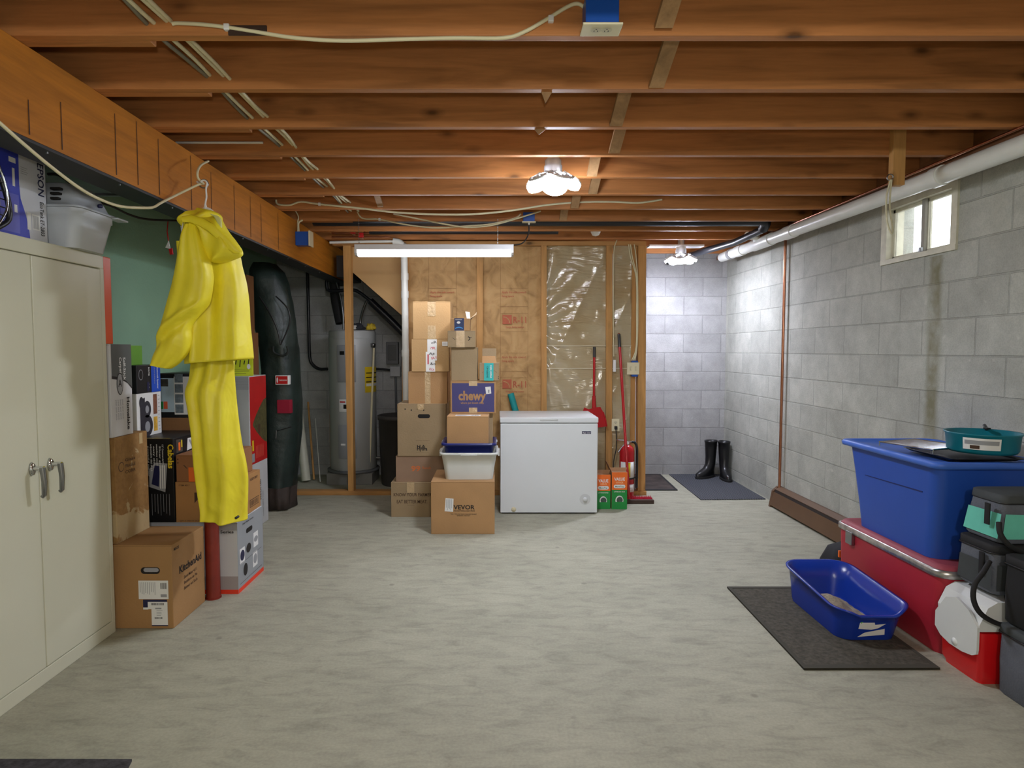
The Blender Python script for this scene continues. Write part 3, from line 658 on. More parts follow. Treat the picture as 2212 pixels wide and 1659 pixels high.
# ------------------------------------------------------------------ cartons
def faces(mb, w, d, h):
    return dict(F=Face(mb, (-w/2, -d/2, 0), (1, 0, 0), (0, 0, 1), (0, -1, 0)), R=Face(mb, (w/2, -d/2, 0), (0, 1, 0), (0, 0, 1), (1, 0, 0)),
                L=Face(mb, (-w/2, d/2, 0), (0, -1, 0), (0, 0, 1), (-1, 0, 0)), T=Face(mb, (-w/2, -d/2, h), (1, 0, 0), (0, 1, 0), (0, 0, 1)))
def carton(name, label, x0, x1, y0, d, z0, z1, m, deco=None, rz=0, group=None, cat='box', tape=None, bv=.003, seam=True):
    """box whose front-left-right edges are x0..x1 on the plane y0, standing from z0 to z1"""
    w = x1-x0; h = z1-z0
    t = thing(name, ((x0+x1)/2, y0+d/2, z0), label, cat, group, rz)
    b = MB().box(-w/2, w/2, -d/2, d/2, 0, h, m, bv); fc = faces(b, w, d, h)
    if seam:
        fc['T'].rect(.004, d/2-.0012, w-.004, d/2+.0012, M['seam'], .0006)
        fc['F'].rect(.0, h-.006, w, h-.005, M['seam'], .0006)
    if deco: deco(t, b, fc, w, d, h)
    b.build('carton_body', t)
    if tape:
        tw = tape.get('w', .06); cx = tape.get('x', w/2)
        for (a, c) in tape.get('F', ()):
            tp = MB(); faces(tp, w, d, h)['F'].rect(cx-tw/2, a, cx+tw/2, c, M['tape'], .0015); tp.build('packing_tape', t)
        if tape.get('T', 1):
            tp = MB(); faces(tp, w, d, h)['T'].rect(cx-tw/2, 0, cx+tw/2, d, M['tape'], .0015); tp.build('packing_tape', t)
    return t
def label_on(t, F, w, d, h, fn, name='shipping_label', lab=None):
    b = MB(); fc = faces(b, w, d, h); fn(fc[F]); o = b.build(name, t)
    if lab: o['label'] = lab
    return o
# ---- tower A
ZA = [0, .285, .497, .925, 1.185, 1.447, 1.748]
def dA(t, b, fc, w, d, h):
    f = fc['F']; f.text('KNOW YOUR FARMER', .02, h*.60, .038, M['brownink'], width=.31); f.text('EAT BETTER MEAT.', .045, h*.40, .038, M['brownink'], width=.25)
    f.rect(.12, h*.745, .20, h*.75, M['brownink']); f.rect(.13, h*.34, .19, h*.345, M['brownink'])
carton('cardboard_box', 'brown floor box printed KNOW YOUR FARMER EAT BETTER MEAT', aY(845, 1100, 5.03).x, aY(953, 1100, 5.03).x, 5.03, .38, ZA[0], ZA[1], M['card3'], dA, group='cartons in the left tower', tape=dict(x=.16, w=.06, F=((.20, .285),)))
def dA(t, b, fc, w, d, h):
    f = fc['F']; o2 = mat('faded_orange_print', (206, 112, 60), .7, var=.1); f.text('99', .125, h*.42, .06, o2, width=.075, bold=.03); f.text('Ranch', .215, h*.5, .03, o2, width=.07)
carton('cardboard_box', 'greyish carton with a faded orange 99, second from the floor in the left tower', aY(855, 1000, 5.05).x, aY(958, 1000, 5.05).x, 5.05, .36, ZA[1], ZA[2], mat('cardboard_mauve', (150, 122, 100), .8, var=.07), dA, group='cartons in the left tower')
def dA(t, b, fc, w, d, h):
    f = fc['F']; hw = .045; cy = h-.10; cx = w*.55
    f.poly([(cx+hw*.75*s+.016*math.cos(a), cy+.016*math.sin(a)) for s, rng in ((1, range(-6, 7)), (-1, range(6, 19))) for a in [q*PI/12 for q in rng]], M['screw'], .001)
    f.text('H.A', w*.40, h*.16, .035, M['ink'], width=.07, bold=.03); f.text('Hydra', w*.40, h*.115, .04, M['ink'], width=.085, bold=.03)
    f.rect(w*.38, h*.07, w*.66, h*.072, M['brownink']); f.rect(w*.38, h*.30, w*.66, h*.302, M['brownink'])
    for q in range(4): f.rect(.06+q*.05, h-.048-.008*(q % 2), .07+q*.05, h-.038-.008*(q % 2), M['ink'])
carton('cardboard_box', 'tall carton with a dark hand hole in the middle of the left tower', aY(858, 900, 5.04).x, aY(963, 900, 5.04).x, 5.04, .37, ZA[2], ZA[3], M['card3'], dA, group='cartons in the left tower', tape=dict(x=.19, w=.05, F=((.38, .428),)), bv=.006)
carton('cardboard_box', 'plain brown carton with shiny tape, just above the hand-hole carton', aY(882, 850, 5.06).x, aY(966, 850, 5.06).x, 5.06, .33, ZA[3], ZA[4], M['card'], group='cartons in the left tower', tape=dict(w=.045, F=((0, .26),)))
def dA(t, b, fc, w, d, h):
    def fn(f):
        f.poly([(.115, 0), (.19, 0), (.19, .09), (.205, .09), (.205, h-.001), (.128, h-.001), (.128, .16), (.115, .16)], M['white'], .0016)
        for q in range(6): f.text(('RFA', '&o', 'R!', 'AF', '?R', 'oR')[q], .14+.01*(q % 3), .012+q*.042, .03, M['ink'] if q % 2 else mat('pinkish', (200, 90, 100), .6, var=0), rot=.2*((q % 3)-1), width=.045, off=.002)
        f.rect(.128, .06, .14, .14, mat('pinkish', (200, 90, 100), .6, var=0), .002)
    label_on(t, 'F', w, d, h, fn, 'printed_tape', 'white tape printed with black and red marks')
    label_on(t, 'F', w, d, h, lambda f: (f.rect(w-.055, h-.055, w-.008, h-.02, M['white'], .0016), f.lines(w-.05, h-.032, w-.02, 2, .009, .002, M['grey'], .002)))
carton('cardboard_box', 'brown carton crossed by white tape with black print, below the top of the left tower', aY(889, 770, 5.05).x, aY(970, 770, 5.05).x, 5.05, .34, ZA[4], ZA[5], M['card2'], dA, group='cartons in the left tower')
carton('cardboard_box', 'topmost pale carton of the left tower, with two tape marks', aY(892, 700, 5.05).x, aY(973, 700, 5.05).x, 5.05, .34, ZA[5], ZA[6], M['card2'], group='cartons in the left tower', tape=dict(w=.065, F=((.185, .30), (0, .11))))
# ---- tower B
ZV = .393
def dV(t, b, fc, w, d, h):
    f = fc['F']; f.text('VEVOR', .168, .187, .044, M['ink'], width=.155, bold=.03); f.text('TOUGH TOOLS, HALF PRICE', .168, .170, .014, M['ink'], width=.155)
    f.text('No.1 Home improvement brand', .145, .148, .011, M['ink'], width=.19); f.text('www.vevor', .19, .136, .011, M['ink'], width=.10)
    label_on(t, 'F', w, d, h, lambda f: (f.poly([(.101, .172), (.163, .168), (.167, .266), (.108, .270)], M['white'], .0016), f.vlines(.112, .262, 6, .008, .003, .085, M['grey'], .002)))
carton('cardboard_box', 'large brown floor carton printed VEVOR in front of the other cartons', aY(931, 1100, 4.553).x, aY(1068.5, 1100, 4.553).x, 4.553, .47, 0, ZV, M['card'], dV, bv=.004)
def rrect(hx, hy, r, z, n=8, cx=0, cy=0):
    P = []
    for sx, sy, a0 in ((1, 1, 0), (-1, 1, PI/2), (-1, -1, PI), (1, -1, 3*PI/2)):
        for k in range(n):
            a = a0+PI/2*k/(n-1); P.append(Vector((cx+sx*(hx-r)+r*math.cos(a), cy+sy*(hy-r)+r*math.sin(a), z)))
    return P
def tub(name, parent, hx, hy, h, taper, m, t=.003, r=.04, rim=.012, floor=True):
    b = MB(); o = [rrect(hx-taper, hy-taper, r, 0), rrect(hx-taper*.5, hy-taper*.5, r, h*.5), rrect(hx, hy, r, h-.02), rrect(hx+rim, hy+rim, r, h-.018), rrect(hx+rim, hy+rim, r, h), rrect(hx-t, hy-t, r, h), rrect(hx-taper*.5-t, hy-taper*.5-t, r, h*.5), rrect(hx-taper-t, hy-taper-t, r, t)]
    b.loft(o, m, True, True); return b.build(name, parent)
milky = mat('milky_plastic', (212, 214, 210), .35, var=.04, spec=.5)
wx0, wx1 = aY(949, 985, 4.58).x, aY(1076, 985, 4.58).x; wy = 4.58; wd = .40; wz = ZV+.001; wh = .205
t = thing('white_storage_tub', ((wx0+wx1)/2, wy+wd/2, wz), 'translucent white plastic tub on the VEVOR carton', 'storage tub')
tub('tub_body', t, (wx1-wx0)/2-.012, wd/2-.012, wh, .028, milky)
for sx in (-1, 1): MB().box(sx*((wx1-wx0)/2-.0), sx*((wx1-wx0)/2+.012), -.06, .06, wh-.045, wh-.0, milky, .004).build('handle', t)
MB().box(-.06, .06, -wd/2-.004, -wd/2+.004, wh-.018, wh-.006, milky, .002).build('front_grip', t)
bluep = mat('dark_blue_plastic', (24, 34, 104), .3, var=.03)
nz = wz+.095
t = thing('blue_dish_pan', ((wx0+wx1)/2, wy+wd/2-.005, nz), 'dark blue plastic pan nested in the white tub', 'pan')
tub('pan_body', t, (wx1-wx0)/2-.031, wd/2-.030, .180, .022, bluep, rim=.020)
for sx in (-1, 1): MB().box(sx*((wx1-wx0)/2-.022), sx*((wx1-wx0)/2-.006), -.05, .05, .168, .178, milky, .003).build('handle_grip', t)
cz0 = nz+.09
def dC(t, b, fc, w, d, h):
    label_on(t, 'T', w, d, h, lambda f: (f.rect(.06, .02, .25, .10, M['white'], .0016), f.bars(.18, .03, .24, .09, M['ink'], 14, .002), f.lines(.07, .085, .16, 5, .013, .004, M['grey'], .002)))
carton('cardboard_box', 'small brown carton standing in the blue pan, white label on top', aY(966, 930, 4.64).x, aY(1056, 930, 4.64).x, 4.64, .26, nz+.004, .866, M['card'], dC, rz=-.02)
carton('cardboard_box', 'short brown carton behind the one in the blue pan, under the blue printed box', aY(1052, 930, 4.83).x-.05, aY(1077, 930, 4.83).x-.045, 4.89, .04, nz+.004, .866, M['card3'])
def dCh(t, b, fc, w, d, h):
    f = fc['F']; nb = mat('faded_navy_print', (66, 64, 116), .6, var=.03); tn = M['card']
    f.rect(.012, .012, w-.012, h-.02, nb); f.text('chewy', .062, .105, .10, tn, width=.215, bold=.035, off=.0016)
    f.text('where pet lovers shop', .08, .075, .022, tn, width=.18, off=.0016)
    label_on(t, 'F', w, d, h, lambda f: (f.poly([(w-.075, h-.105), (w-.035, h-.10), (w-.04, h-.045), (w-.082, h-.05)], M['white'], .002), f.rect(w-.06, h-.095, w-.05, h-.07, M['grey'], .003)))
carton('cardboard_box', 'brown box with a large purple-blue panel printed chewy', aY(973, 860, 4.85).x, aY(1071, 860, 4.85).x, 4.85, .30, .8665, 1.122, M['card'], dCh, tape=dict(w=.065, F=((.215, .255), (0, .045)), T=0))
carton('cardboard_box', 'plain khaki carton on the left of the chewy box', aY(975, 790, 4.86).x, aY(1031, 790, 4.86).x, 4.86, .26, 1.1225, 1.380, M['card3'])
teal = mat('turquoise_tape', (40, 178, 176), .45, var=.03)
def dTe(t, b, fc, w, d, h):
    def fn(f):
        f.rect(w*.24, 0, w*.72, h+.001, teal, .0016); f.text('amazon basics', w*.62, .02, .022, M['white'], rot=PI/2, width=.10, off=.002); f.text('SHIPPING', w*.45, .02, .018, M['ink'], rot=PI/2, width=.09, off=.002)
    label_on(t, 'F', w, d, h, fn, 'turquoise_tape', 'turquoise tape')
    f = fc['F']; f.poly([(w*.73, h*.58), (w*.78, h*.56), (w*.90, h*.44), (w*.86, h*.50), (w*.76, h*.58)], M['ink']); f.poly([(w*.20, h*.40), (w*.16, h*.48), (w*.22, h*.53), (w*.18, h*.47)], M['ink'])
    f.rect(w*.95, h*.1, w*.985, h*.14, M['ink']); f.rect(w*.95, h*.2, w*.985, h*.24, M['ink'])
    MB().prism([(-w/2+.02, d/2-.004, h), (w/2-.02, d/2-.004, h), (w/2-.022, d/2+.02, h+.115), (-w/2+.018, d/2+.02, h+.115)], (0, .003, 0), M['card3']).build('open_flap', t)
    MB().prism([(-w/2+.02, -d/2+.06, h-.0), (w/2-.02, -d/2+.06, h-.0), (w/2-.03, -d/2+.10, h+.055), (-w/2+.02, -d/2+.10, h+.055)], (0, .003, 0), M['card']).build('inner_flap', t)
carton('cardboard_box', 'small open carton with a turquoise tape stripe on the chewy box', aY(1035.5, 800, 4.84).x, aY(1078, 800, 4.84).x, 4.84, .22, 1.1225, 1.258, M['card3'], dTe)
def dAm(t, b, fc, w, d, h):
    f = fc['F']; f.poly([(w*.14, h*.6), (w*.17, h*.58), (w*.29, h*.46), (w*.25, h*.47)], M['ink'])
    f.poly([(w*.72+.02*math.cos(a), h*.53+.017*math.sin(a)) for a in [q*.35-1.4 for q in range(9)]]+[(w*.72+.013*math.cos(a), h*.53+.011*math.sin(a)) for a in [1.4-q*.35 for q in range(9)]], M['ink'])
    f.poly([(w*.70, h*.60), (w*.86, h*.62), (w*.86, h*.59)], M['ink'])
    f.text('Handle', w*.40, h*.62, .014, M['ink'], rot=-PI/2, width=.04)
carton('cardboard_box', 'grey-brown box with a black curved arrow, second from the top of the right tower', aY(966, 730, 4.83).x, aY(1026, 730, 4.83).x, 4.83, .25, 1.3805, 1.508, M['card3'], dAm, rz=.03, tape=dict(w=.065, F=((0, .128),), x=.098))
def dTop(t, b, fc, w, d, h):
    def fn(f):
        f.rect(w*.20, .0, w*.70, h+.001, mat('dark_blue_print', (30, 48, 92), .5, var=.05), .0016); f.oval(w*.42, h*.66, .014, .009, M['white'], .002); f.rect(w*.25, h*.86, w*.6, h*.93, M['grey'], .002)
        f.poly([(w*.24+.08*w*q, h*(.22+.09*math.sin(q*PI/5))) for q in range(6)]+[(w*.24+.08*w*q, h*(.15+.09*math.sin(q*PI/5))) for q in range(5, -1, -1)], mat('sky_blue_print', (60, 140, 210), .5, var=0), .002)
    label_on(t, 'F', w, d, h, fn, 'blue_printed_tape', 'dark blue printed tape')
    MB().prism([(w/2, -d/2+.02, h), (w/2, d/2, h), (w/2+.045, d/2, h+.06), (w/2+.045, -d/2+.05, h+.03)], (.003, 0, 0), M['card3']).build('open_flap', t)
    MB().prism([(w/2-.03, d/2, h), (w/2-.005, d/2, h), (w/2-.01, d/2+.01, h+.06), (w/2-.045, d/2+.01, h+.065)], (0, .003, 0), M['white']).build('torn_label', t)
carton('cardboard_box', 'small open box with dark blue tape on top of the right tower', aY(973, 700, 4.83).x, aY(1015, 700, 4.83).x, 4.83, .20, 1.5085, 1.603, M['card'], dTop)
# ------------------------------------------------------------------ freezer
fx0, fx1, fy = .037, .848, 5.113; fw = fx1-fx0; fd = .565; fh = .80
enamel = mat('white_enamel', (222, 226, 228), .32, var=.015, vs=3, bump=.05, bs=220)
t = thing('chest_freezer', ((fx0+fx1)/2, fy+fd/2, 0), 'white chest freezer standing against the stud wall', 'freezer')
b = MB().box(-fw/2+.004, fw/2-.004, -fd/2+.006, fd/2, .012, fh-.045, enamel, .006).box(-fw/2+.02, fw/2-.02, -fd/2+.03, fd/2-.02, 0, .014, M['blackplastic']).box(-fw/2+.01, fw/2-.01, -fd/2+.012, fd/2-.01, fh-.046, fh-.038, mat('grey_gasket', (120, 122, 122), .7))
b.build('cabinet_body', t)
MB().box(-fw/2, fw/2, -fd/2, fd/2+.005, fh-.039, fh+.006, enamel, .008).box(-.075, .075, -fd/2-.004, -fd/2+.02, fh-.021, fh-.007, mat('lid_grip', (196, 198, 198), .4, var=0), .004).build('lid', t)
b = MB(); f = Face(b, (-fw/2, -fd/2+.006, 0), (1, 0, 0), (0, 0, 1), (0, -1, 0))
f.rect(fw-.135, fh-.13, fw-.06, fh-.108, M['navy'], .002); f.text('Magic Chef', fw-.130, fh-.125, .013, M['white'], width=.065, off=.003); b.build('badge', t)
kb = MB().lathe([(.045, -fd/2+.0045), (.045, -fd/2+.004)], (fw/2-.105, 0, .125), mat('dial_ring', (205, 208, 210), .4, var=0), 28, 'Y').lathe([(.018, -fd/2+.004), (.017, -fd/2-.010), (.0, -fd/2-.011)], (fw/2-.105, 0, .125), enamel, 24, 'Y')
kb.build('control_knob', t)
MB().lathe([(.02, -fd/2+.005), (.02, -fd/2+.002), (0, -fd/2+.002)], (-fw/2+.115, 0, .04), M['ivory'], 20, 'Y').build('drain_plug', t)
# cord to the outlet
op = aY(1329.5, 918, YS-.002)
t = thing('wall_outlet', (op.x, YS, op.z), 'ivory wall outlet on the stud beside the fire extinguisher', 'outlet')
b = MB().box(-.036, .036, -.008, -.0005, -.058, .058, M['ivory'], .003); f = Face(b, (0, -.008, 0), (1, 0, 0), (0, 0, 1), (0, -1, 0)); outlet_face(f, 0, .024, .032); outlet_face(f, 0, -.024, .032); b.build('cover_plate', t)
t = thing('freezer_cord', (op.x, YS-.01, op.z-.02), 'black freezer power cord plugged into the outlet', 'cord')
MB().box(-.013, .013, -.028, .0, -.02, .012, M['blackplastic'], .004).build('plug', t)
MB().tube([(0, -.015, -.02), (.006, -.016, -.10), (.004, -.02, -.20), (-.018, -.03, -.30), (-.03, -.05, -.42), (-.08, -.05, -.50), (-.16, -.04, -.52)], .0042, M['blackcable'], 8, curve=5).build('wire', t)
sp_ = aY(1367, 796, YS-.002)
t = thing('double_switch_plate', (sp_.x, YS-.01, sp_.z), 'ivory double switch plate with blue box hung beside the end stud', 'switch')
MB().box(-.057, .057, -.008, 0, -.056, .056, M['ivory'], .003).build('cover_plate', t)
MB().box(-.01, .045, .0, .045, -.075, .072, M['bluebox'], .003).build('box_shell', t)
for dx in (-.023, .023): MB().box(dx-.005, dx+.005, -.016, -.008, -.012, .010, M['ivory'], .002).box(dx-.009, dx+.009, -.0095, -.008, -.02, .02, mat('ivory_face', (206, 200, 168))).build('toggle_switch', t)
for k, (xt, dx) in enumerate(((1358, -.012), (1362, .004), (1370, .016))):
    Pn = [aY(x, y, YS-.012) for x, y in ((xt, 528), (xt+4, 555), (1374+k*1.5, 600), (1375+k*1.5, 680), (1374+k, 750))]
    cable('switch_cable', Pn+[Vector((sp_.x+dx, YS-.006, sp_.z+.075))], .005, M['cable'], 'cream cable down the wall to the double switch, %s of three' % ('left', 'middle', 'right')[k])
cable('power_cable', [aY(x, y, YS-.012) for x, y in ((1352, 500), (1340, 508), (1332, 520), (1326, 545), (1325, 620), (1325, 700), (1326, 770))], .0045, M['cable'], 'thin cable along the stud left of the broom handle')
tag(MB().box(-.014, .014, -.012, 0, 0, .11, M['white'], .004).build('inline_switch', loc=(aY(1327, 790, YS).x, YS-.001, aY(1327, 803, YS).z)), 'small white box on the cable beside the broom handle', 'switch')
# ------------------------------------------------------------------ shovel, broom, extinguisher, light bulb boxes
redm = mat('glossy_red', (176, 22, 30), .25, var=.04)
t = thing('red_scoop', (0, 0, 0), 'red long-handled scoop standing upright behind the freezer', 'scoop')
ytop = 5.775; A = aY(1284, 752, ytop); Bm = aY(1283, 862, 5.765)
MB().tube([A, Bm, Bm+Vector((0, -.004, -.1))], .0115, redm, 12).build('handle', t)
MB().tube([A+Vector((0, 0, .012)), A+Vector((0, 0, -.085))], .0138, mat('worn_black_grip', (58, 56, 54), .6), 12).build('grip', t)
MB().tube([Bm+Vector((0, 0, .03)), Bm+Vector((.002, -.004, -.14))], [.016, .022], redm, 12).build('ferrule', t)
bl = [aY(x, y, 5.74) for x, y in ((1262, 880), (1272, 884), (1286, 880), (1297, 879), (1303, 890), (1308, 905), (1311, 921), (1297, 923))]
zb = .03
P = [bl[0]]+bl[1:]+[Vector((bl[-1].x-.02, 5.74, zb)), Vector((bl[0].x-.06, 5.74, zb)), Vector((bl[0].x-.06, 5.74, bl[0].z-.25))]
MB().prism(P[:8]+[Vector((bl[7].x-.005, 5.74, bl[7].z)), Vector((.79, 5.74, bl[7].z-.02)), Vector((.76, 5.74, bl[7].z))], (0, .008, 0), redm).tube([bl[4], bl[5], bl[6]], .006, redm, 8).build('blade', t)
t = thing('push_broom', (0, 0, 0), 'broom with a long red handle and red bristles leaning beside the end stud', 'broom')
B0 = aY(1337, 722, 5.765); B1 = Vector((1.185, 5.475, .04))
MB().tube([B0, B1], .0125, redm, 12).build('handle', t)
u = (B1-B0).normalized()
MB().tube([B0-u*.01, B0+u*.0], [.006, .0145], mat('red_tip', (150, 60, 40), .5), 12).tube([B0, B0+u*.12], .0145, M['blackplastic'], 12).build('grip', t)
bd = mat('dark_broom_block', (66, 48, 40), .7, var=.2)
MB().box(1.12, 1.405, 5.46, 5.50, 0, .035, bd, .006).build('broom_block', t)
br = MB(); bmx = mat('red_bristle', (206, 50, 80), .7, var=.2, vs=60)
for k in range(26):
    for j in range(5):
        x = 1.125+k*.0108; y = 5.502+j*.018
        br.add([(x, y, .002), (x+.008, y, .002), (x+.009-.004*j/5, y+.014, .004+.012), (x-.001-.004*j/5, y+.014, .004+.012), (x+.004, y+.006, .044+.006*((k+j) % 3))], [(0, 1, 4), (1, 2, 4), (2, 3, 4), (3, 0, 4), (0, 1, 2, 3)], bmx)
o = br.build('bristles', t); o['kind'] = 'stuff'
ex = aY(1353, 1050, 5.68).x
t = thing('fire_extinguisher', (ex, 5.675, 0), 'red fire extinguisher with a black hose standing by the end stud', 'fire extinguisher')
MB().lathe([(.064, .0), (.066, .012), (.066, .44), (.058, .472), (.036, .49), (.022, .498)], (0, 0, 0), redm, 36).build('cylinder', t)
b = MB()
b.lathe([(.0665, .20), (.0667, .20), (.0667, .345), (.0665, .345)], (0, 0, 0), M['white'], 20, a0=-PI*.86, a1=-PI*.10)
b.lathe([(.0668, .21), (.0670, .21), (.0670, .34), (.0668, .34)], (0, 0, 0), M['yellowp'], 8, a0=-PI*.52, a1=-PI*.40)
b.lathe([(.0665, .07), (.0667, .07), (.0667, .14), (.0665, .14)], (0, 0, 0), M['white'], 14, a0=-PI*.5, a1=-PI*.05); b.build('instruction_label', t)
MB().box(-.016, .016, -.02, .018, .495, .535, M['chrome'], .005).tube([(-.01, 0, .532), (-.06, -.02, .54), (-.10, -.03, .545)], .0075, M['chrome'], 8).tube([(-.012, -.01, .51), (-.055, -.02, .47), (-.085, -.03, .43)], .0065, M['steel'], 8).tube([(.01, 0, .52), (.045, 0, .522)], .008, M['chrome'], 10).lathe([(.014, -.03), (.014, -.02)], (0, 0, .515), M['white'], 18, 'Y').build('valve_head', t)
MB().tube([(.042, 0, .522), (.07, 0, .515), (.088, -.005, .48), (.092, -.006, .40), (.092, -.008, .25), (.09, -.008, .10)], .0115, M['blackplastic'], 12, curve=5).build('hose', t)
MB().lathe([(.0685, .185), (.0685, .20)], (0, 0, 0), M['blackplastic'], 28).box(.062, .104, -.012, .012, .187, .198, M['blackplastic'], .002).build('strap', t)
op_ = M['orange']; gp = mat('green_print', (26, 142, 62), .5, var=.03)
def dB(t, b, fc, w, d, h):
    f = fc['F']; f.rect(.0, h*.53, w, h, op_, .0006); f.rect(0, 0, w, h*.53, gp, .0006)
    f.text('VALUE', w*.5, h*.78, .036, M['white'], width=w*.68, align='c', bold=.03); f.text('10-PACK', w*.5, h*.70, .022, mat('pale_orange', (250, 200, 150), .6, var=0), width=w*.5, align='c')
    pts = []; cy = h*.62; r = .015
    for s, rg in ((1, range(-6, 7)), (-1, range(6, 19))):
        pts += [(w/2+s*w*.26+r*math.cos(q*PI/12), cy+r*math.sin(q*PI/12)) for q in rg]
    f.poly(pts, M['white'], .0012); f.text('MeowTrap', w*.5, cy-.007, .018, mat('green_text', (20, 90, 50), .6, var=0), width=w*.56, align='c', off=.0018)
    f.text('LITTER BOX BAGS', w*.5, h*.46, .014, M['white'], width=w*.7, align='c')
    f.oval(w*.5, h*.24, w*.26, h*.13, M['white'], .0012); f.oval(w*.52, h*.25, w*.20, h*.09, mat('dark_photo', (70, 84, 76), .6, var=.3, vs=60), .0016); f.rect(w*.24, h*.1, w*.8, h*.2, gp, .0018)
    MB().prism([(-w/2, -d/2+.05, h), (w/2, -d/2+.05, h), (w/2+.01, -d/2+.075, h+.028), (-w/2-.005, -d/2+.075, h+.028)], (0, .002, 0), M['card4']).build('top_flap', t)
carton('printed_box', 'orange and green VALUE box half hidden by the freezer', .862, .984, 5.285, .16, 0, .297, M['card4'], dB, group='orange and green boxes', seam=False)
t2 = carton('printed_box', 'orange and green VALUE box standing free, right one of the pair', .994, 1.126, 5.279, .17, 0, .318, M['card4'], dB, group='orange and green boxes', seam=False)
MB().prism([(-.066, -.085, .318), (-.066, .085, .318), (-.095, .085, .39), (-.10, -.02, .40)], (.002, 0, 0), M['card4']).build('side_flap', t2)
tag(MB().tube([(.40, 5.735, .032), aY(1103, 850, 5.76)], .030, mat('teal_foam', (20, 140, 140), .7, var=.03), 20).build('teal_roll'), 'teal foam roll sticking up behind the freezer', 'roll')
# ------------------------------------------------------------------ water heater corner
HX, HY = -1.472, 6.45; hr = .236
ht = thing('water_heater', (HX, HY, .14), 'pale grey electric water heater behind the lone stud', 'water heater')
tank = mat('tank_enamel', (176, 178, 176), .4, var=.03, vs=4)
MB().lathe([(.0, .0), (hr-.01, 0), (hr, .01), (hr, 1.40), (hr-.008, 1.415), (.0, 1.425)], (0, 0, 0), tank, 64).lathe([(hr+.003, 1.33), (hr+.003, 1.345)], (0, 0, 0), tank, 64).build('tank', ht)
pan = mat('tank_panel', (148, 150, 152), .4, var=.02)
def cyl_patch(b, a0, a1, z0, z1, r, m, n=12): b.lathe([(r-.004, z0), (r, z0+.008), (r, z1-.008), (r-.004, z1)], (0, 0, 0), m, n, a0=a0, a1=a1)
def ang(x): return -PI/2+math.asin(max(-1, min(1, (aY(x, 800, HY-hr).x-HX)/hr)))
for z0, z1, k in ((.90, 1.27, 0), (.13, .47, 1)):
    b = MB(); cyl_patch(b, ang(729), ang(768), z0, z1, hr+.010, pan); o = b.build('access_panel', ht)
    c = MB(); cyl_patch(c, ang(735), ang(745), z1-.10 if k == 0 else z0+.13, z1-.06 if k == 0 else z0+.155, hr+.013, M['black'] if k == 0 else M['white'], 4); c.build('badge', o)
b = MB(); cyl_patch(b, ang(785), ang(805), .79, 1.05, hr+.004, M['yellowp'], 8); 
for q in range(4): cyl_patch(b, ang(787), ang(803), .85+q*.045, .856+q*.045+(.03 if q == 0 else 0), hr+.006, M['ink'] if q else M['white'], 6)
o = b.build('energy_label', ht); o['label'] = 'yellow energy label'
b = MB(); cyl_patch(b, ang(731), ang(765), .60, .73, hr+.003, M['white'], 10); cyl_patch(b, ang(733), ang(745), .69, .712, hr+.005, M['red'], 4); cyl_patch(b, ang(741), ang(749), .63, .68, hr+.005, M['black'], 4); b.build('warning_label', ht)
pa = ang(797); vx_, vy_ = (hr+.03)*math.cos(pa), (hr+.03)*math.sin(pa)
MB().tube([(vx_, vy_, 1.24), (vx_-.02, vy_-.01, .8), (vx_-.055, vy_-.012, .02)], .011, M['ivory'], 10).build('relief_pipe', ht)
MB().lathe([(.0, -.02), (.025, -.015), (.025, .015), (0, .02)], (vx_-.008, vy_, 1.27), M['steel'], 16).tube([(vx_, vy_, 1.26), (vx_*.8, vy_*.8, 1.26)], .014, M['steel'], 10).build('relief_valve', ht)
MB().tube([((hr-.01)*math.cos(ang(803)), (hr-.01)*math.sin(ang(803)), .10), ((hr+.05)*math.cos(ang(803)), (hr+.05)*math.sin(ang(803)), .10)], .014, M['steel'], 10).build('drain_valve', ht)
stand = mat('grey_block', (128, 128, 124), .9, var=.1)
for k, (x0, x1) in enumerate(((-.23, -.02), (.06, .23))):
    tag(MB().box(x0, x1, -.21, .19, 0, .115, stand, .006).build('support_block', loc=(HX, HY, 0)), 'grey concrete block under the %s side of the water heater' % ('left', 'right')[k], 'concrete block')
tag(MB().lathe([(0, .1155), (hr+.025, .1155), (hr+.03, .139), (.0, .139)], (HX, HY, 0), mat('drip_pan', (104, 106, 108), .5), 48).build('drip_pan'), 'grey drip pan under the water heater', 'pan')
zt = .14+1.425
tag(MB().tube([aY(722, 598, 6.5), aY(723, 625, 6.5), aY(728, 660, 6.48), aY(736, 700, 6.45)+Vector((0, 0, .008))], .052, mat('black_foam', (24, 24, 26), .8), 16, curve=4).build('insulated_pipe'), 'black insulated pipe dropping to the left top of the water heater', 'pipe')
tag(MB().tube([aY(725, 604, 6.42), aY(735, 640, 6.40), aY(741, 680, 6.38), Vector((aY(741, 680, 6.38).x, 6.38, zt))], .010, M['steel'], 10, curve=4).build('flexible_connector'), 'thin grey flexible line beside the black insulated pipe', 'pipe')
tag(MB().tube([aY(792, 650, 6.33), aY(784, 670, 6.36), aY(779, 690, 6.40), Vector((aY(778, 700, 6.4).x, 6.40, zt+.003))], .012, M['steel'], 10, curve=4).build('flexible_connector'), 'ribbed connector from the waste pipe down to the heater top', 'pipe')
def rag(name, c, r, m, label, seed, sq=.45):
    bm = bmesh.new(); bmesh.ops.create_icosphere(bm, subdivisions=4, radius=1)
    for v in bm.verts:
        q = v.co.copy(); k = 1+.38*nz3(q.x*1.7+seed, q.y*1.7, q.z*1.7)+.16*nz3(q.x*5, q.y*5+seed, q.z*5)
        v.co = Vector((q.x*r*k, q.y*r*k, max(-.0, q.z*r*sq*k+r*sq*.55)))
    b = MB(); b.bm(bm, m, True); o = b.build(name, loc=c); tag(o, label, 'cloth'); return o
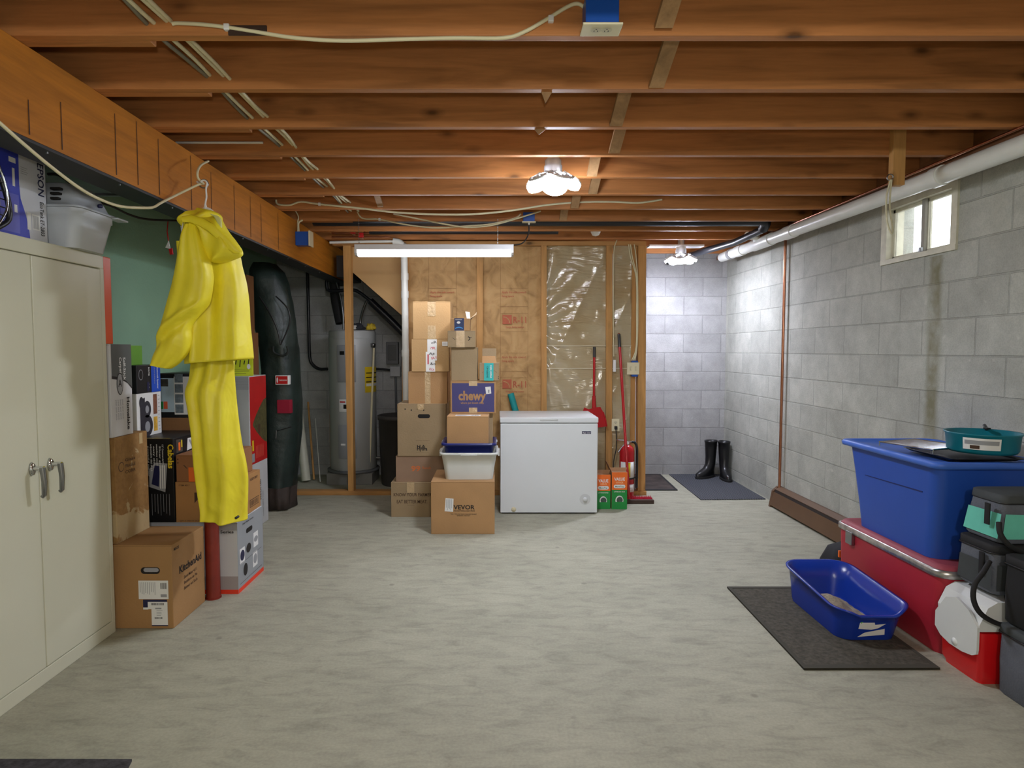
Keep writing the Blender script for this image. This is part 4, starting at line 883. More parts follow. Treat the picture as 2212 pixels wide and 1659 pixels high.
rag('yellow_glove', (aY(801, 700, 6.40).x, 6.40, zt), .048, mat('yellow_cloth', (206, 176, 52), .9), 'yellow crumpled glove on the water heater', 2.1, .9)
rag('dark_rag', (aY(774, 700, 6.34).x, 6.32, zt), .06, mat('dark_rag_cloth', (44, 46, 52), .9), 'dark crumpled rag on the water heater', 5.3, .7)
rag('white_rag', (aY(762, 700, 6.28).x, 6.28, zt), .045, mat('white_rag_cloth', (190, 186, 176), .9), 'whitish rag behind the lone stud on the water heater', 8.7, .7)
# plastic trash can
tc_ = mat('charcoal_plastic', (66, 64, 62), .6, var=.12)
t = thing('trash_can', (-.95, 6.33, 0), 'charcoal plastic barrel between the water heater and the cartons', 'barrel')
MB().lathe([(.205, 0), (.21, .01), (.235, .66), (.245, .66), (.248, .70), (.23, .705), (.226, .68), (.0, .66)], (0, 0, 0), tc_, 48).build('barrel_body', t)
# electrical boxes on the rear wall
e0 = aY(837, 786, 6.765); e1 = aY(862, 739, 6.765); gpn = mat('grey_panel_paint', (92, 94, 98), .45)
t = thing('disconnect_box', ((e0.x+e1.x)/2, YB-.001, e0.z), 'grey electrical disconnect box on the dark wall', 'electrical box')
w_ = (e1.x-e0.x)/2; h_ = e1.z-e0.z
MB().box(-w_, w_, -.08, 0, 0, h_, gpn, .005).build('enclosure', t); MB().box(-w_+.018, w_-.018, -.088, -.08, .04, h_-.035, mat('panel_door', (74, 76, 80), .35), .004).build('box_door', t)
e0 = aY(844, 813, 6.765); e1 = aY(866, 791, 6.765)
tag(MB().box(-.055, .055, -.05, 0, 0, .11, mat('junction_steel', (168, 170, 176), .45, .2), .004).build('junction_box', loc=((e0.x+e1.x)/2, YB-.001, e0.z)), 'small pale junction box below the grey disconnect box', 'electrical box')
xj = (e0.x+e1.x)/2
tag(MB().tube([aY(806, 796, 6.74), Vector((xj-.056, 6.74, e0.z+.07))], .012, M['abs'], 8).build('conduit'), 'dark conduit running left from the junction box', 'conduit')
tag(MB().tube([(xj, 6.74, e0.z-.002), (xj+.01, 6.74, .5)], .012, gpn, 8).build('conduit'), 'grey conduit dropping from the junction box behind the barrel', 'conduit')
pv = aZ(655, 1043)
tag(MB().tube([(pv.x+.02, 6.38, .015), (-2.245, 6.70, 1.94)], .046, mat('aged_pvc', (200, 200, 182), .4, var=.06), 20).build('leaning_pipe'), 'thick white plastic pipe leaning on the back wall left of the heater', 'pipe')
tag(MB().tube([(-1.89, 6.45, .012), (-2.02, 6.72, .80)], .011, M['stud'], 8).build('leaning_stick'), 'thin wooden stick leaning beside the white pipe', 'stick')
tag(MB().tube([(-1.80, 6.36, .008), (-1.95, 6.74, .62)], .005, M['pvc'], 8).build('leaning_rod'), 'thin white rod leaning right of the white pipe', 'rod')
tag(MB().box(-1.76, -1.72, 6.60, 6.64, 0, .68, M['brace'], .003).build('leaning_board'), 'narrow board standing just left of the water heater', 'board')
# ------------------------------------------------------------------ metal cabinet
putty = mat('putty_enamel', (206, 205, 184), .35, var=.02, vs=3, bump=.04, bs=250)
cy0, cy1, cxf, cxb, chh = 2.03, 2.955, -1.836, -2.293, 1.80
t = thing('metal_cabinet', (0, 0, 0), 'putty-coloured two-door metal storage cabinet at the left edge', 'cabinet')
MB().box(cxb, cxf-.014, cy0, cy1, 0, chh, putty, .006).box(cxf-.016, cxf, cy0, cy1, chh-.062, chh, putty, .004).box(cxf-.016, cxf, cy0, cy1, 0, .062, putty, .004).box(cxf-.016, cxf, cy1-.028, cy1, .06, chh-.06, putty, .003).box(cxf-.016, cxf, cy0, cy0+.028, .06, chh-.06, putty, .003).build('cabinet_body', t)
ymid = 2.490
for k, (y0, y1, hy) in enumerate(((cy0+.031, ymid-.002, ymid-.055), (ymid+.002, cy1-.031, ymid+.055))):
    d = MB().box(cxf-.012, cxf+.002, y0, y1, .066, chh-.066, putty, .004).build('door', t)
    zc = aX(72 if k == 0 else 108, 1012 if k == 0 else 1003, cxf).z
    yk = aX(66 if k == 0 else 106, 1000, cxf).y
    h = MB().lathe([(.0, cxf+.002), (.017, cxf+.004), (.014, cxf+.014), (0, cxf+.016)], (0, yk, zc), M['chrome'], 20, 'X')
    h.M = Matrix.Translation((0, yk, zc)) @ Matrix.Diagonal((1, 1, 1.9, 1)); h.lathe([(.0, cxf+.002), (.015, cxf+.003), (.012, cxf+.012), (0, cxf+.014)], (0, 0, 0), M['chrome'], 20, 'X'); h.M = Matrix.Identity(4)
    h.tube([(cxf+.01, yk, zc+.002), (cxf+.052, yk, zc+.002)], .0095, M['chrome'], 12)
    h.tube([(cxf+.046, yk, zc+.006), (cxf+.050, yk+.002, zc-.05), (cxf+.046, yk+.004, zc-.105), (cxf+.038, yk+.004, zc-.112)], [.011, .010, .0085, .0075], M['steel'], 12)
    h.build('handle', d)
# things on the cabinet
bp_ = mat('royal_blue_print', (58, 70, 188), .4, var=.05, vs=6); lp = mat('pale_carton_print', (206, 208, 216), .45, var=.02)
py1 = aZ(108, 527, 1.80)
pyR = 2.662; pxf = -1.885; py0_ = 2.20; ph = .335
t = thing('printer_box', (pxf-.19, (py0_+pyR)/2, 1.80), 'blue and white printer carton standing on end on the cabinet', 'box')
w_ = pyR-py0_
b = MB().box(-.19, .19, -w_/2, w_/2, 0, ph, lp, .003)
f = Face(b, (.19, -w_/2, 0), (0, 1, 0), (0, 0, 1), (1, 0, 0))
f.poly([(0, 0), (w_-.10, 0), (w_-.105, .04), (w_-.12, .10), (w_-.145, .16), (w_-.15, .22), (w_-.148, ph), (0, ph)], bp_, .0008)
f.rect(w_-.25, .02, w_-.155, .17, mat('mid_blue_print', (96, 100, 196), .4, var=.03), .0012)
f.text('EPSON', w_-.048, ph-.004, .050, M['navy'], rot=-PI/2, width=.135, off=.0014); f.text('EcoTank ET-2803', w_-.040, ph-.162, .030, M['ink'], rot=-PI/2, width=.140, off=.0014)
for a, c, e, g_ in ((.20, .29, .165, .31), (.185, .20, .172, .27), (.18, .10, .165, .13)): f.rect(w_-a, c, w_-e, g_, M['white'], .0014)
f.rect(w_-.115, .045, w_-.095, .115, M['white'], .0016); f.rect(w_-.088, .05, w_-.045, .112, M['white'], .0016); f.bars(w_-.084, .055, w_-.05, .107, M['grey'], 9, .002)
f.lines(w_-.14, ph-.05, w_-.10, 4, .008, .002, M['grey'], .0014)
b.build('carton_body', t)
carrier_m = mat('grey_carrier_plastic', (190, 196, 204), .45, var=.02)
ccx, ccy = -1.99, 2.816; hx, hy = .22, .135
t = thing('pet_carrier', (ccx, ccy, 1.80), 'pale grey plastic pet carrier with vent slots on the cabinet', 'pet carrier')
MB().loft([rrect(hx-.03, hy-.022, .045, 0), rrect(hx-.012, hy-.008, .05, .08), rrect(hx, hy, .05, .135), rrect(hx+.004, hy+.004, .05, .137), rrect(hx+.004, hy+.004, .05, .165)], carrier_m).build('lower_shell', t)
MB().loft([rrect(hx+.014, hy+.014, .05, .166), rrect(hx+.014, hy+.014, .05, .174), rrect(hx-.004, hy-.004, .05, .176), rrect(hx-.02, hy-.02, .05, .22), rrect(hx-.05, hy-.045, .05, .275), rrect(hx-.085, hy-.07, .04, .285)], carrier_m).box(hx-.02, hx+.03, hy-.03, hy+.05, .162, .170, carrier_m, .003).build('upper_shell', t)
b = MB()
for k in range(3): b.box(hx*.25+.055-.004*k, hx*.25+.09, -hy+.0-.0+.006*(k+1)-.012, -hy+.012+.006*(k+1), .195+k*.022, .206+k*.022, M['screw'], .004)
b.build('vent_slots', t)
MB().lathe([(.0, -.006), (.009, -.006), (.009, .008), (0, .008)], (hx-.006, .03, .205), M['navy'], 14, 'X').build('latch_knob', t)
# wire guarded thing at the left edge
t = thing('wire_grille', (-1.858, 2.235, 1.80), 'chrome and black wire grille with a grey back leaning on the printer carton', 'grille')
MB().loft([rrect(.02, .10, .018, 0), rrect(.022, .13, .02, .10), rrect(.021, .12, .02, .22), rrect(.015, .08, .015, .27)], mat('grey_crate_plastic', (150, 152, 160), .5)).build('grille_back', t)
b = MB()
for k in range(7): b.tube([(.026, -.10, .03+k*.030), (.032, .02, .03+k*.030), (.026, .135, .03+k*.030)], .0022, M['blackplastic'], 6, curve=4)
b.build('black_wires', t)
MB().tube([(.03, .08, .006), (.034, .128, .08), (.034, .132, .16), (.03, .10, .25)], .0042, M['chrome'], 8, curve=4).build('chrome_rim', t)
MB().tube([(.03, .03, .006), (.038, .075, .10), (.038, .08, .19), (.032, .06, .26)], .0042, M['chrome'], 8, curve=4).build('chrome_rim', t)
MB().tube([(.02, .10, .011), (.028, .145, .05), (.028, .145, .12), (.02, .125, .20)], .010, M['blackplastic'], 8, curve=4).build('black_edge', t)
# ------------------------------------------------------------------ left stack of boxes
GL = 'boxes stacked along the green wall'
def dK(t, b, fc, w, d, h):
    f = fc['F']; fr = fc['R']
    cx, cy = w-.105, h-.125; hw = .030; r = .0165
    f.poly([(cx+s*hw+r*math.cos(q*PI/12), cy+r*math.sin(q*PI/12)) for s, rg in ((1, range(-6, 7)), (-1, range(6, 19))) for q in rg], M['screw'], .001)
    f.poly([(cx+.004+s*.026+.011*math.cos(q*PI/12), cy+.003+.010*math.sin(q*PI/12)) for s, rg in ((1, range(-6, 7)), (-1, range(6, 19))) for q in rg], mat('hole_liner', (150, 150, 156), .6, var=0), .0014)
    fr.text('KitchenAid', .065, h*.60, .052, M['ink'], width=.235, bold=.03)
    for q, s_ in enumerate(('Stand Mixer 4.3 L', 'Batidora de Pie', 'Batteur sur Socle')): fr.text(s_, .11, h*.50-q*.028, .022, M['brownink'], width=.14)
    fr.text('MADE', .02, h-.035, .02, M['ink'], width=.05)
    def l1(f):
        f.rect(w-.165, .148, w-.020, .240, M['white'], .0016); f.bars(w-.058, .198, w-.026, .228, M['ink'], 12, .002); f.rect(w-.058, .158, w-.028, .172, M['grey'], .002)
        f.vlines(w-.158, .232, 9, .009, .0025, .07, M['grey'], .002)
    label_on(t, 'F', w, d, h, l1)
    def l2(f):
        f.rect(w-.145, .102, w-.028, .145, M['navy'], .0014); f.rect(w-.145, .096, w-.120, .106, M['white'], .0018)
        f.poly([(w-.105, .018), (w-.026, .018), (w-.026, .134), (w-.122, .134), (w-.122, .098), (w-.105, .098)], M['white'], .002); f.rect(w-.105, .014, w-.026, .019, M['navy'], .0024)
        f.bars(w-.104, .118, w-.042, .129, M['ink'], 24, .0026); f.bars(w-.09, .05, w-.05, .058, M['ink'], 14, .0026); f.rect(w-.086, .098, w-.056, .105, M['grey'], .0026); f.lines(w-.08, .09, w-.05, 4, .008, .002, M['grey'], .0026)
    label_on(t, 'F', w, d, h, l2)
carton('cardboard_box', 'large brown floor box printed KitchenAid beside the red post', -2.16, -1.572, 2.985, .335, 0, .414, mat('cardboard_gold', (164, 124, 78), .8, var=.06, vs=4, bump=.1, bs=90), dK, group=GL, bv=.005)
def dR(t, b, fc, w, d, h):
    f = fc['F']; fr = fc['R']; rb = mat('orange_red_band', (236, 62, 34), .5, var=0); pk = mat('grey_carton_print', (150, 154, 158), .5, var=.02)
    fr.rect(0, .0, d, h, pk, .0006); f.rect(0, 0, w, .025, rb, .001); fr.rect(0, 0, d, .025, rb, .001)
    f.rect(0, h-.045, w, h, mat('light_lilac_print', (176, 178, 186), .5, var=0), .0006)
    f.text('Ridge Series', w-.172, h-.060, .022, M['ink'], width=.152, bold=.02)
    f.rect(.0, .025, w, .10, mat('pinkish_reflect', (168, 160, 162), .5, var=0), .0008)
    cx, cy = .165, h-.085
    fr.poly([(cx+s*.032+.014*math.cos(q*PI/12), cy+.014*math.sin(q*PI/12)) for s, rg in ((1, range(-6, 7)), (-1, range(6, 19))) for q in rg], M['screw'], .0012)
    for a, z, sx, sy, m_ in ((.06, .20, .030, .038, M['navy']), (.15, .215, .035, .034, M['ink']), (.26, .235, .030, .022, M['grey']), (.10, .105, .030, .045, M['ink']), (.245, .12, .028, .036, M['grey'])):
        fr.rect(a-.035, z-.045, a+.035, z+.042, M['white'] if m_ != M['ink'] else pk, .0012); fr.oval(a, z, sx, sy*.8, m_, .0018)
    fr.rect(.02, .157, d-.03, .159, M['ink'], .0014); fr.rect(.02, .045, d-.03, .047, M['ink'], .0014); fr.text('Smart Home Camera', .07, h-.035, .016, M['ink'], width=.16)
carton('printed_box', 'grey and white box with an orange-red base band, right of the red post', -2.24, -1.433, 3.42, .375, 0, .404, mat('white_carton', (206, 208, 214), .5, var=.02), dR, group=GL, cat='box')
# torn brown box
worn, N_, L_, b_ = new_mat('torn_cardboard')
tc = N_.new('ShaderNodeTexCoord'); n1 = nd(N_, 'ShaderNodeTexNoise', Scale=7.0, Detail=9.0, Distortion=1.4); L_.new(tc.outputs['Object'], n1.inputs['Vector'])
n2 = nd(N_, 'ShaderNodeTexNoise', Scale=40.0, Detail=5.0); L_.new(tc.outputs['Object'], n2.inputs['Vector'])
sp = N_.new('ShaderNodeSeparateXYZ'); L_.new(tc.outputs['Object'], sp.inputs[0])
zr = ramp(N_, L_, sp.outputs['Z'], [(.05, g(.25)), (.30, g(0))])
ad = nd(N_, 'ShaderNodeMath', operation='ADD'); L_.new(n1.outputs[0], ad.inputs[0]); L_.new(zr, ad.inputs[1])
c0 = mixc(N_, L_, .5, lin((150, 112, 62)), ramp(N_, L_, n2.outputs[0], [(.3, lin((120, 84, 44))), (.7, lin((160, 122, 70)))]))
L_.new(mixc(N_, L_, ramp(N_, L_, ad.outputs[0], [(.62, g(0)), (.66, g(.9))]), c0, lin((188, 166, 124))), b_.inputs['Base Color']); b_.inputs['Roughness'].default_value = .85
bumpn(N_, L_, b_, n2.outputs[0], .3, .01)
def dT_(t, b, fc, w, d, h):
    fr = fc['R']; fr.rect(d-.075, h-.06, d-.045, h-.005, mat('pale_tape', (190, 164, 118), .5, var=0), .0012)
    for q in range(3): fr.text(('Glass', 'FRAGILE', 'CORR')[q], .08, h-.13-.03*q, .022, M['brownink'], width=.09)
    fr.oval(.05, h-.15, .024, .024, M['brownink'], .001); fr.oval(.05, h-.15, .020, .020, worn, .0014)
carton('cardboard_box', 'scuffed brown box with torn paper, standing on the box beside the cabinet', -2.22, -1.842, 3.0, .285, .4145, .935, worn, dT_, group=GL)
def dH(t, b, fc, w, d, h):
    fr = fc['R']; gg = mat('slate_print', (84, 88, 86), .5, var=.04)
    fr.poly([(0.012, h), (d, h), (d, h*.50), (d*.85, h*.56), (d*.6, h*.60), (d*.35, h*.615), (.012, h*.63)], gg, .0008); fr.poly([(.012, h*.63), (.012, h*.66), (d*.3, h*.65), (d*.7, h*.60), (d, h*.52), (d, h*.50), (d*.85, h*.56), (d*.6, h*.60), (d*.35, h*.615)], M['ink'], .0012)
    fr.text('Self-Stick', d*.60, h*.86, .028, M['white'], rot=-PI/2, width=.115); fr.text('Carpet Tile', d*.42, h*.86, .028, M['white'], rot=-PI/2, width=.13)
    fr.oval(d*.42, h*.57, .026, .055, M['ink'], .0016); fr.oval(d*.42, h*.57, .022, .050, M['grey'], .002); fr.text('A', d*.34, h*.54, .05, M['ink'], width=.028, off=.0026)
    fr.text('Homelake', d*.72, h*.42, .032, M['ink'], rot=-PI/2, width=.165, bold=.03)
    for q in range(4): fr.text('peel and stick', d*(.50-.1*q), h*.40, .014, M['grey'], rot=-PI/2, width=.10)
carton('printed_box', 'white and slate Homelake carpet tile box on the torn box', -2.10, -1.846, 2.992, .178, .936, 1.388, mat('offwhite_carton', (200, 200, 202), .5, var=.02), dH, group=GL)
tag(MB().box(-1.895, -1.842, 2.957, 3.02, 0, .411, M['red'], .004).box(-1.885, -1.852, 2.9565, 2.957, .34, .41, M['yellowp']).build('orange_strip', loc=(0, 0, 1.389)), 'tall orange-red strip standing beside the cabinet top edge', 'strip')
_o = bpy.data.objects['orange_strip']; _o.data.materials[0] = mat('orange_red_board', (226, 84, 10), .35, var=.04)
def dCa(t, b, fc, w, d, h):
    f = fc['F']; fr = fc['R']; x0 = w-.16
    f.text('Cabelas', w-.030, h-.03, .044, M['yellowp'], rot=-PI/2, width=.135, bold=.03)
    for q in range(7): f.text(('12" Commercial Meat', 'Slicer grade', 'stainless steel blade', 'easy clean', 'adjustable dial 0-15', 'powerful motor', 'non slip feet')[q], w-.062-.016*q, h-.03-.01*(q % 2), .012, M['white'], rot=-PI/2, width=.13+.02*(q % 3))
    for q in range(7): f.rect(w-.03-.016*q, .04+.01*(q % 3), w-.028-.016*q, .16, M['grey'], .001)
    f.poly([(w-.14, .20), (w-.05, .17), (w-.035, .33), (w-.10, .335), (w-.135, .30)], M['grey'], .001); f.poly([(w-.125, .215), (w-.085, .20), (w-.075, .315), (w-.105, .32)], M['navy'], .0014)
    for q in range(3): f.rect(w-.078+q*.012, .19, w-.072+q*.012, .32, M['white'], .0016)
    fr.rect(.03, h-.085, .10, h-.012, mat('photo_dark', (70, 66, 60), .4, var=.5, vs=30), .001); fr.rect(.055, h-.075, .075, h-.03, M['orange'], .0014); fr.rect(.085, h-.06, .098, h-.02, M['yellowp'], .0014)
    fr.poly([(.15, h-.09), (.26, h-.08), (.24, h-.02), (.16, h-.02)], M['white'], .001); fr.poly([(.17, h-.03), (.19, h-.03), (.23, h-.08), (.21, h-.08)], M['grey'], .0014)
    fc['T'].rect(.02, .006, w-.02, .012, M['yellowp'], .001)
carton('printed_box', 'tall black box with yellow script printing, behind the torn brown box', -2.23, -1.775, 3.42, .365, .4045, .872, M['black'], dCa, group=GL)
def dAz(t, b, fc, w, d, h):
    f = fc['F']
    f.rect(.095, h*.52, .170, h-.001, M['orange'], .001); f.rect(.068, .001, .140, h*.54, M['orange'], .001)
    f.poly([(.105-.022*math.cos(q*.3-1.3)+.02, h*.28+.045*math.sin(q*.3-1.3)) for q in range(9)]+[(.105-.016*math.cos(1.1-q*.3)+.02, h*.28+.042*math.sin(1.1-q*.3)) for q in range(9)], M['white'], .0016)
    f.poly([(.04, h*.62), (.045, h*.62), (.062, h*.50), (.058, h*.50)], M['ink'], .0014)
    label_on(t, 'F', w, d, h, lambda f: (f.poly([(.112, h*.58), (.152, h*.66), (.168, h*.46), (.130, h*.40)], M['white'], .002), f.oval(.14, h*.53, .012, .01, M['grey'], .0026)))
    for q in range(2): f.rect(.008, h*.82-q*.02, .014, h*.86-q*.02, M['ink'], .0014)
carton('cardboard_box', 'brown carton with orange tape behind the yellow trousers', -1.762, -1.47, 3.42, .33, .632, .782, mat('cardboard_shade', (146, 98, 60), .8, var=.06), dAz, group=GL)
def dLo(t, b, fc, w, d, h):
    f = fc['F']; fr = fc['R']
    f.poly([(.105, h*.74), (.155, h*.74), (.105, h*.48)], M['brownink'], .001); f.oval(.175, h*.58, .026, .026, M['brownink'], .001); f.oval(.175, h*.58, .018, .018, MC['cardboard_tan'], .0014); f.oval(.175, h*.58, .008, .008, M['brownink'], .0018)
    f.text('ITEM 4017', .02, h*.90, .012, M['brownink'], width=.06); f.text('QTY 6 HEAVY DUTY', .02, h*.03, .010, M['brownink'], width=.12)
    fr.rect(.20, .03, .34, .075, M['brownink'], .001); fr.rect(.205, .034, .335, .071, MC['cardboard_tan'], .0014); fr.bars(.21, .038, .33, .067, M['brownink'], 14, .0018); fr.text('KEEP DRY', .21, h-.04, .02, M['brownink'], width=.12)
mat('cardboard_tan', (170, 124, 74), .8, var=.06)
carton('cardboard_box', 'tan carton on the grey and white box, partly behind the trousers', -1.770, -1.440, 3.42, .37, .4045, .6315, MC['cardboard_tan'], dLo, group=GL)
carton('cardboard_box', 'plain brown tall carton at the back of the stack against the green wall', -2.24, -1.72, 3.80, .36, 0, .945, M['card4'], None, group=GL)
bt = MB(); 
def dPh(t, b, fc, w, d, h):
    f = fc['F']; lb = mat('pale_blue_print', (176, 196, 210), .5, var=.03)
    f.rect(.01, .035, .11, h-.03, lb, .001); f.rect(.10, .02, .20, h-.02, M['white'], .0012); f.poly([(.20, .02), (.245, .02), (.215, .14), (.205, .16), (.24, h-.02), (.20, h-.02)], M['white'], .0014)
    for q in range(4): f.rect(.105, .03+q*.062, .155, .082+q*.062, mat('photo_grey', (110, 122, 130), .5, var=.4, vs=40), .0018)
    f.rect(.02, h-.08, .065, h-.035, mat('photo_dark', (70, 66, 60), .4, var=.5, vs=30), .0014); f.rect(.018, .055, .032, .10, gp, .0016); f.rect(.034, .055, .058, .10, mat('coral_print', (222, 96, 60), .5, var=0), .0016)
    f.vlines(.255, h-.03, 4, .012, .004, .10, M['white'], .0014); f.rect(.27, h-.075, .278, h-.03, M['orange'], .0018); f.vlines(.255, .14, 4, .012, .004, .10, lb, .0014); f.oval(.232, .145, .018, .010, mat('cyan_print', (70, 170, 200), .5, var=0), .002)
carton('printed_box', 'black box with white panels of tool pictures, on the plain tall carton', -2.062, -1.74, 3.81, .30, .9455, 1.218, M['black'], dPh, group=GL)
def dWh(t, b, fc, w, d, h):
    fr = fc['R']; wp = mat('photo_black_parts', (52, 52, 60), .35, var=.3, vs=30)
    fr.oval(.045, h*.78, .022, .035, wp, .001); fr.oval(.10, h*.62, .040, .048, wp, .001); fr.oval(.10, h*.62, .018, .022, M['grey'], .0014); fr.oval(.10, h*.24, .055, .062, wp, .001); fr.oval(.10, h*.22, .026, .03, M['grey'], .0014); fr.poly([(.03, .03), (.07, .03), (.08, h*.9), (.03, h*.85)], wp, .0012)
    fr.rect(.165, h*.48, .205, h*.95, mat('photo_brown', (120, 74, 52), .5, var=.4, vs=25), .001); fr.rect(.165, .02, .205, h*.42, mat('photo_honey', (226, 176, 62), .5, var=.3, vs=30), .001)
    fr.lines(.215, h*.9, .235, 10, .022, .003, M['grey'], .001)
carton('printed_box', 'white box showing black cups in a photo, on the black script box', -2.23, -1.972, 3.425, .25, .8725, 1.118, M['white'], dWh, group=GL, seam=False)
def dBl(t, b, fc, w, d, h):
    fr = fc['R']; fr.rect(.145, 0, .24, h, mat('bright_blue_print', (30, 78, 190), .4, var=.05), .001)
    fr.text('Bluetooth Speaker', .205, h-.01, .020, M['white'], rot=-PI/2, width=.13); fr.text('wireless', .175, h-.01, .014, M['grey'], rot=-PI/2, width=.10); fr.text('ROUTER', .115, h-.012, .018, M['white'], rot=-PI/2, width=.05); fr.rect(.10, .01, .122, .06, M['navy'], .0014); fr.text('AC', .11, .055, .02, M['white'], rot=-PI/2, width=.03)
    fr.oval(.04, h*.66, .022, .03, M['grey'], .001); fr.oval(.04, h*.66, .019, .026, M['black'], .0014)
carton('printed_box', 'black and bright blue box on the white photo box', -2.22, -1.968, 3.425, .245, 1.1185, 1.275, M['black'], dBl, group=GL, seam=False)
carton('printed_box', 'green box top showing above the black and blue box', -2.16, -2.02, 3.44, .14, 1.2755, 1.385, mat('leaf_green_print', (96, 152, 44), .5, var=.04), None, group=GL, seam=False)
# tall white tree box and neighbours
def dTr(t, b, fc, w, d, h):
    fr = fc['R']; f = fc['F']
    f.rect(0, h-.10, w, h-.002, mat('grey_flap_shade', (178, 180, 186), .6, var=0), .0008)
    for q in range(4): f.rect(0, h-.02-q*.02, w, h-.019-q*.02, M['grey'], .0012)
    fr.rect(.01, .50, d-.004, h-.006, M['red'], .001)
    tr = mat('photo_fir_tree', (78, 74, 40), .7, var=.4, vs=40)
    up_ = [(.055+(d-.06-.055)*q/16+(.012 if q % 2 else 0), .80+.175*(q/16)**.8+(.010 if q % 2 else -.004)) for q in range(17)]
    dn_ = [(.055+(d-.06-.055)*q/16+(.012 if q % 2 else 0), .80-.155*(q/16)**.8-(.010 if q % 2 else -.004)) for q in range(16, 0, -1)]
    fr.poly(up_+[(d-.004, .985), (d-.004, .63)]+dn_, tr, .0014)
    fr.rect(.16, .72, .20, .79, M['brownink'], .0018); fr.rect(.04, .60, .07, .68, M['yellowp'], .0014); fr.rect(.03, .515, .085, .58, M['grey'], .0014)
    for q in range(6): fr.rect(.11+q*.028, .535, .122+q*.028, .63, mat('faded_red', (214, 84, 70), .5, var=0), .0014)
    fr.text('PRE-LIT LED', .20, .20, .03, M['ink'], rot=PI/2, width=.16); fr.text('CHRISTMAS TREE', .245, .06, .03, M['grey'], rot=PI/2, width=.20)
carton('tree_box', 'tall white box with a red panel showing a fir tree, right of the raincoat', -2.24, -1.822, 4.61, .345, 0, 1.165, mat('dull_white_carton', (196, 198, 200), .55, var=.03), dTr)
neon = mat('neon_yellow_print', (204, 218, 28), .5, var=.03)
def dNe(t, b, fc, w, d, h):
    f = fc['F']; f.text('INEC', w*.30, h*.72, .035, M['ink'], width=.075, bold=.04)
    for q in range(5): f.poly([(w*(.2+.15*q), h*(.35+.1*(q % 2))), (w*(.23+.15*q), h*(.33+.1*(q % 2))), (w*(.27+.15*q), h*(.58+.06*(q % 3))), (w*(.24+.15*q), h*(.60+.06*(q % 3)))], M['ink'], .001)
    f.rect(.01, h*.26, w-.01, h*.268, M['ink'], .001); f.lines(.02, h*.18, w-.02, 2, .02, .004, mat('olive_print', (120, 130, 20), .5, var=0), .001); f.oval(w*.84, h*.36, .012, .02, M['white'], .0014)
    fc['L'].rect(.02, h*.3, d-.02, h*.8, M['grey'], .001)
carton('printed_box', 'neon yellow box with black marks on top of the tall white box', -2.035, -1.845, 4.66, .17, 1.1655, 1.362, neon, dNe, rz=.35, seam=False)
carton('cardboard_box', 'tall brown carton standing behind the raincoat, lower of two', -2.30, -1.935, 4.985, .13, 0, 1.50, mat('cardboard_deep', (120, 78, 40), .8, var=.06), None)
carton('cardboard_box', 'brown carton behind the raincoat sleeve, on top of the other tall one', -2.30, -1.962, 4.985, .13, 1.5005, 1.955, MC['cardboard_deep'], None)
# ------------------------------------------------------------------ dark green storage bag
bagm, N_, L_, b_ = new_mat('dark_green_canvas')
tc = N_.new('ShaderNodeTexCoord'); n1 = nd(N_, 'ShaderNodeTexNoise', Scale=5.0, Detail=6.0); L_.new(tc.outputs['Object'], n1.inputs['Vector'])
L_.new(ramp(N_, L_, n1.outputs[0], [(.3, lin((22, 34, 32))), (.7, lin((38, 54, 50)))]), b_.inputs['Base Color']); b_.inputs['Roughness'].default_value = .45
bumpn(N_, L_, b_, n1.outputs[0], .6, .03)
BY = 5.37
prof = [(1108, 586, 632), (1096, 584, 634), (1070, 580, 634), (1050, 580, 635), (1000, 576, 640), (930, 574, 645), (865, 572, 645), (800, 572, 641), (752, 570, 638), (740, 566, 638), (690, 556, 633), (650, 550, 627), (610, 546, 616), (585, 546, 605), (568, 555, 590)]
t = thing('storage_bag', (0, 0, 0), 'tall dark green zippered canvas bag standing behind the tree box', 'bag')
rings = []
for k, (y, xl, xr) in enumerate(prof):
    A = aY(xl-14, y, BY-.10); B_ = aY(xr, y, BY-.05); z = max((A.z+B_.z)/2, .0)
    if k == 0: z = .003
    cx = (A.x+B_.x)/2; rx = (B_.x-A.x)/2; ring = []
    for j in range(40):
        a = 2*PI*j/40; k2 = 1+.05*math.sin(5*a+k*.9)+.03*math.sin(9*a-k*1.7)
        ring.append(Vector((cx+rx*math.copysign(abs(math.cos(a))**.8, math.cos(a))*k2, BY+.17*math.sin(a)*k2*(.8 if k in (0, len(prof)-1) else 1), z)))
    rings.append(ring)
MB().loft(rings[3:], bagm).build('bag_body', t)
MB().loft([[p+Vector((.012*math.sin(j*1.3), -.008+.012*math.cos(j*2.1), 0)) if 0 < i else p for j, p in enumerate(r)] for i, r in enumerate(rings[:4])], mat('brown_bag_base', (62, 52, 48), .7, var=.2, vs=12, bump=.5, bs=14)).build('bag_base', t)
pf = BY-.18
def patch(name, x0, y0, x1, y1, m, lab, m2=None):
    b = MB(); A = aY(x0, y1, pf); B_ = aY(x1, y0, pf); b.box(A.x, B_.x, pf-.004, pf+.06, A.z, B_.z, m, .004)
    if m2:
        f = Face(b, (A.x, pf-.004, A.z), (1, 0, 0), (0, 0, 1), (0, -1, 0)); w = B_.x-A.x; h = B_.z-A.z
        f.rect(.006, .006, w-.006, h-.006, m2, .001); f.text('TREEKEEPER', .03, h*.42, .014, M['white'], width=w*.62, off=.002); f.oval(.018, h/2, .006, h*.3, M['white'], .002)
    o = b.build(name, t); o['label'] = lab
patch('logo_patch', 595, 811, 623, 831, M['white'], 'white-edged red logo patch', M['red']); patch('red_patch', 599, 864, 627, 893, mat('crimson_patch', (150, 18, 48), .6, var=.05), 'square crimson patch')
b = MB()
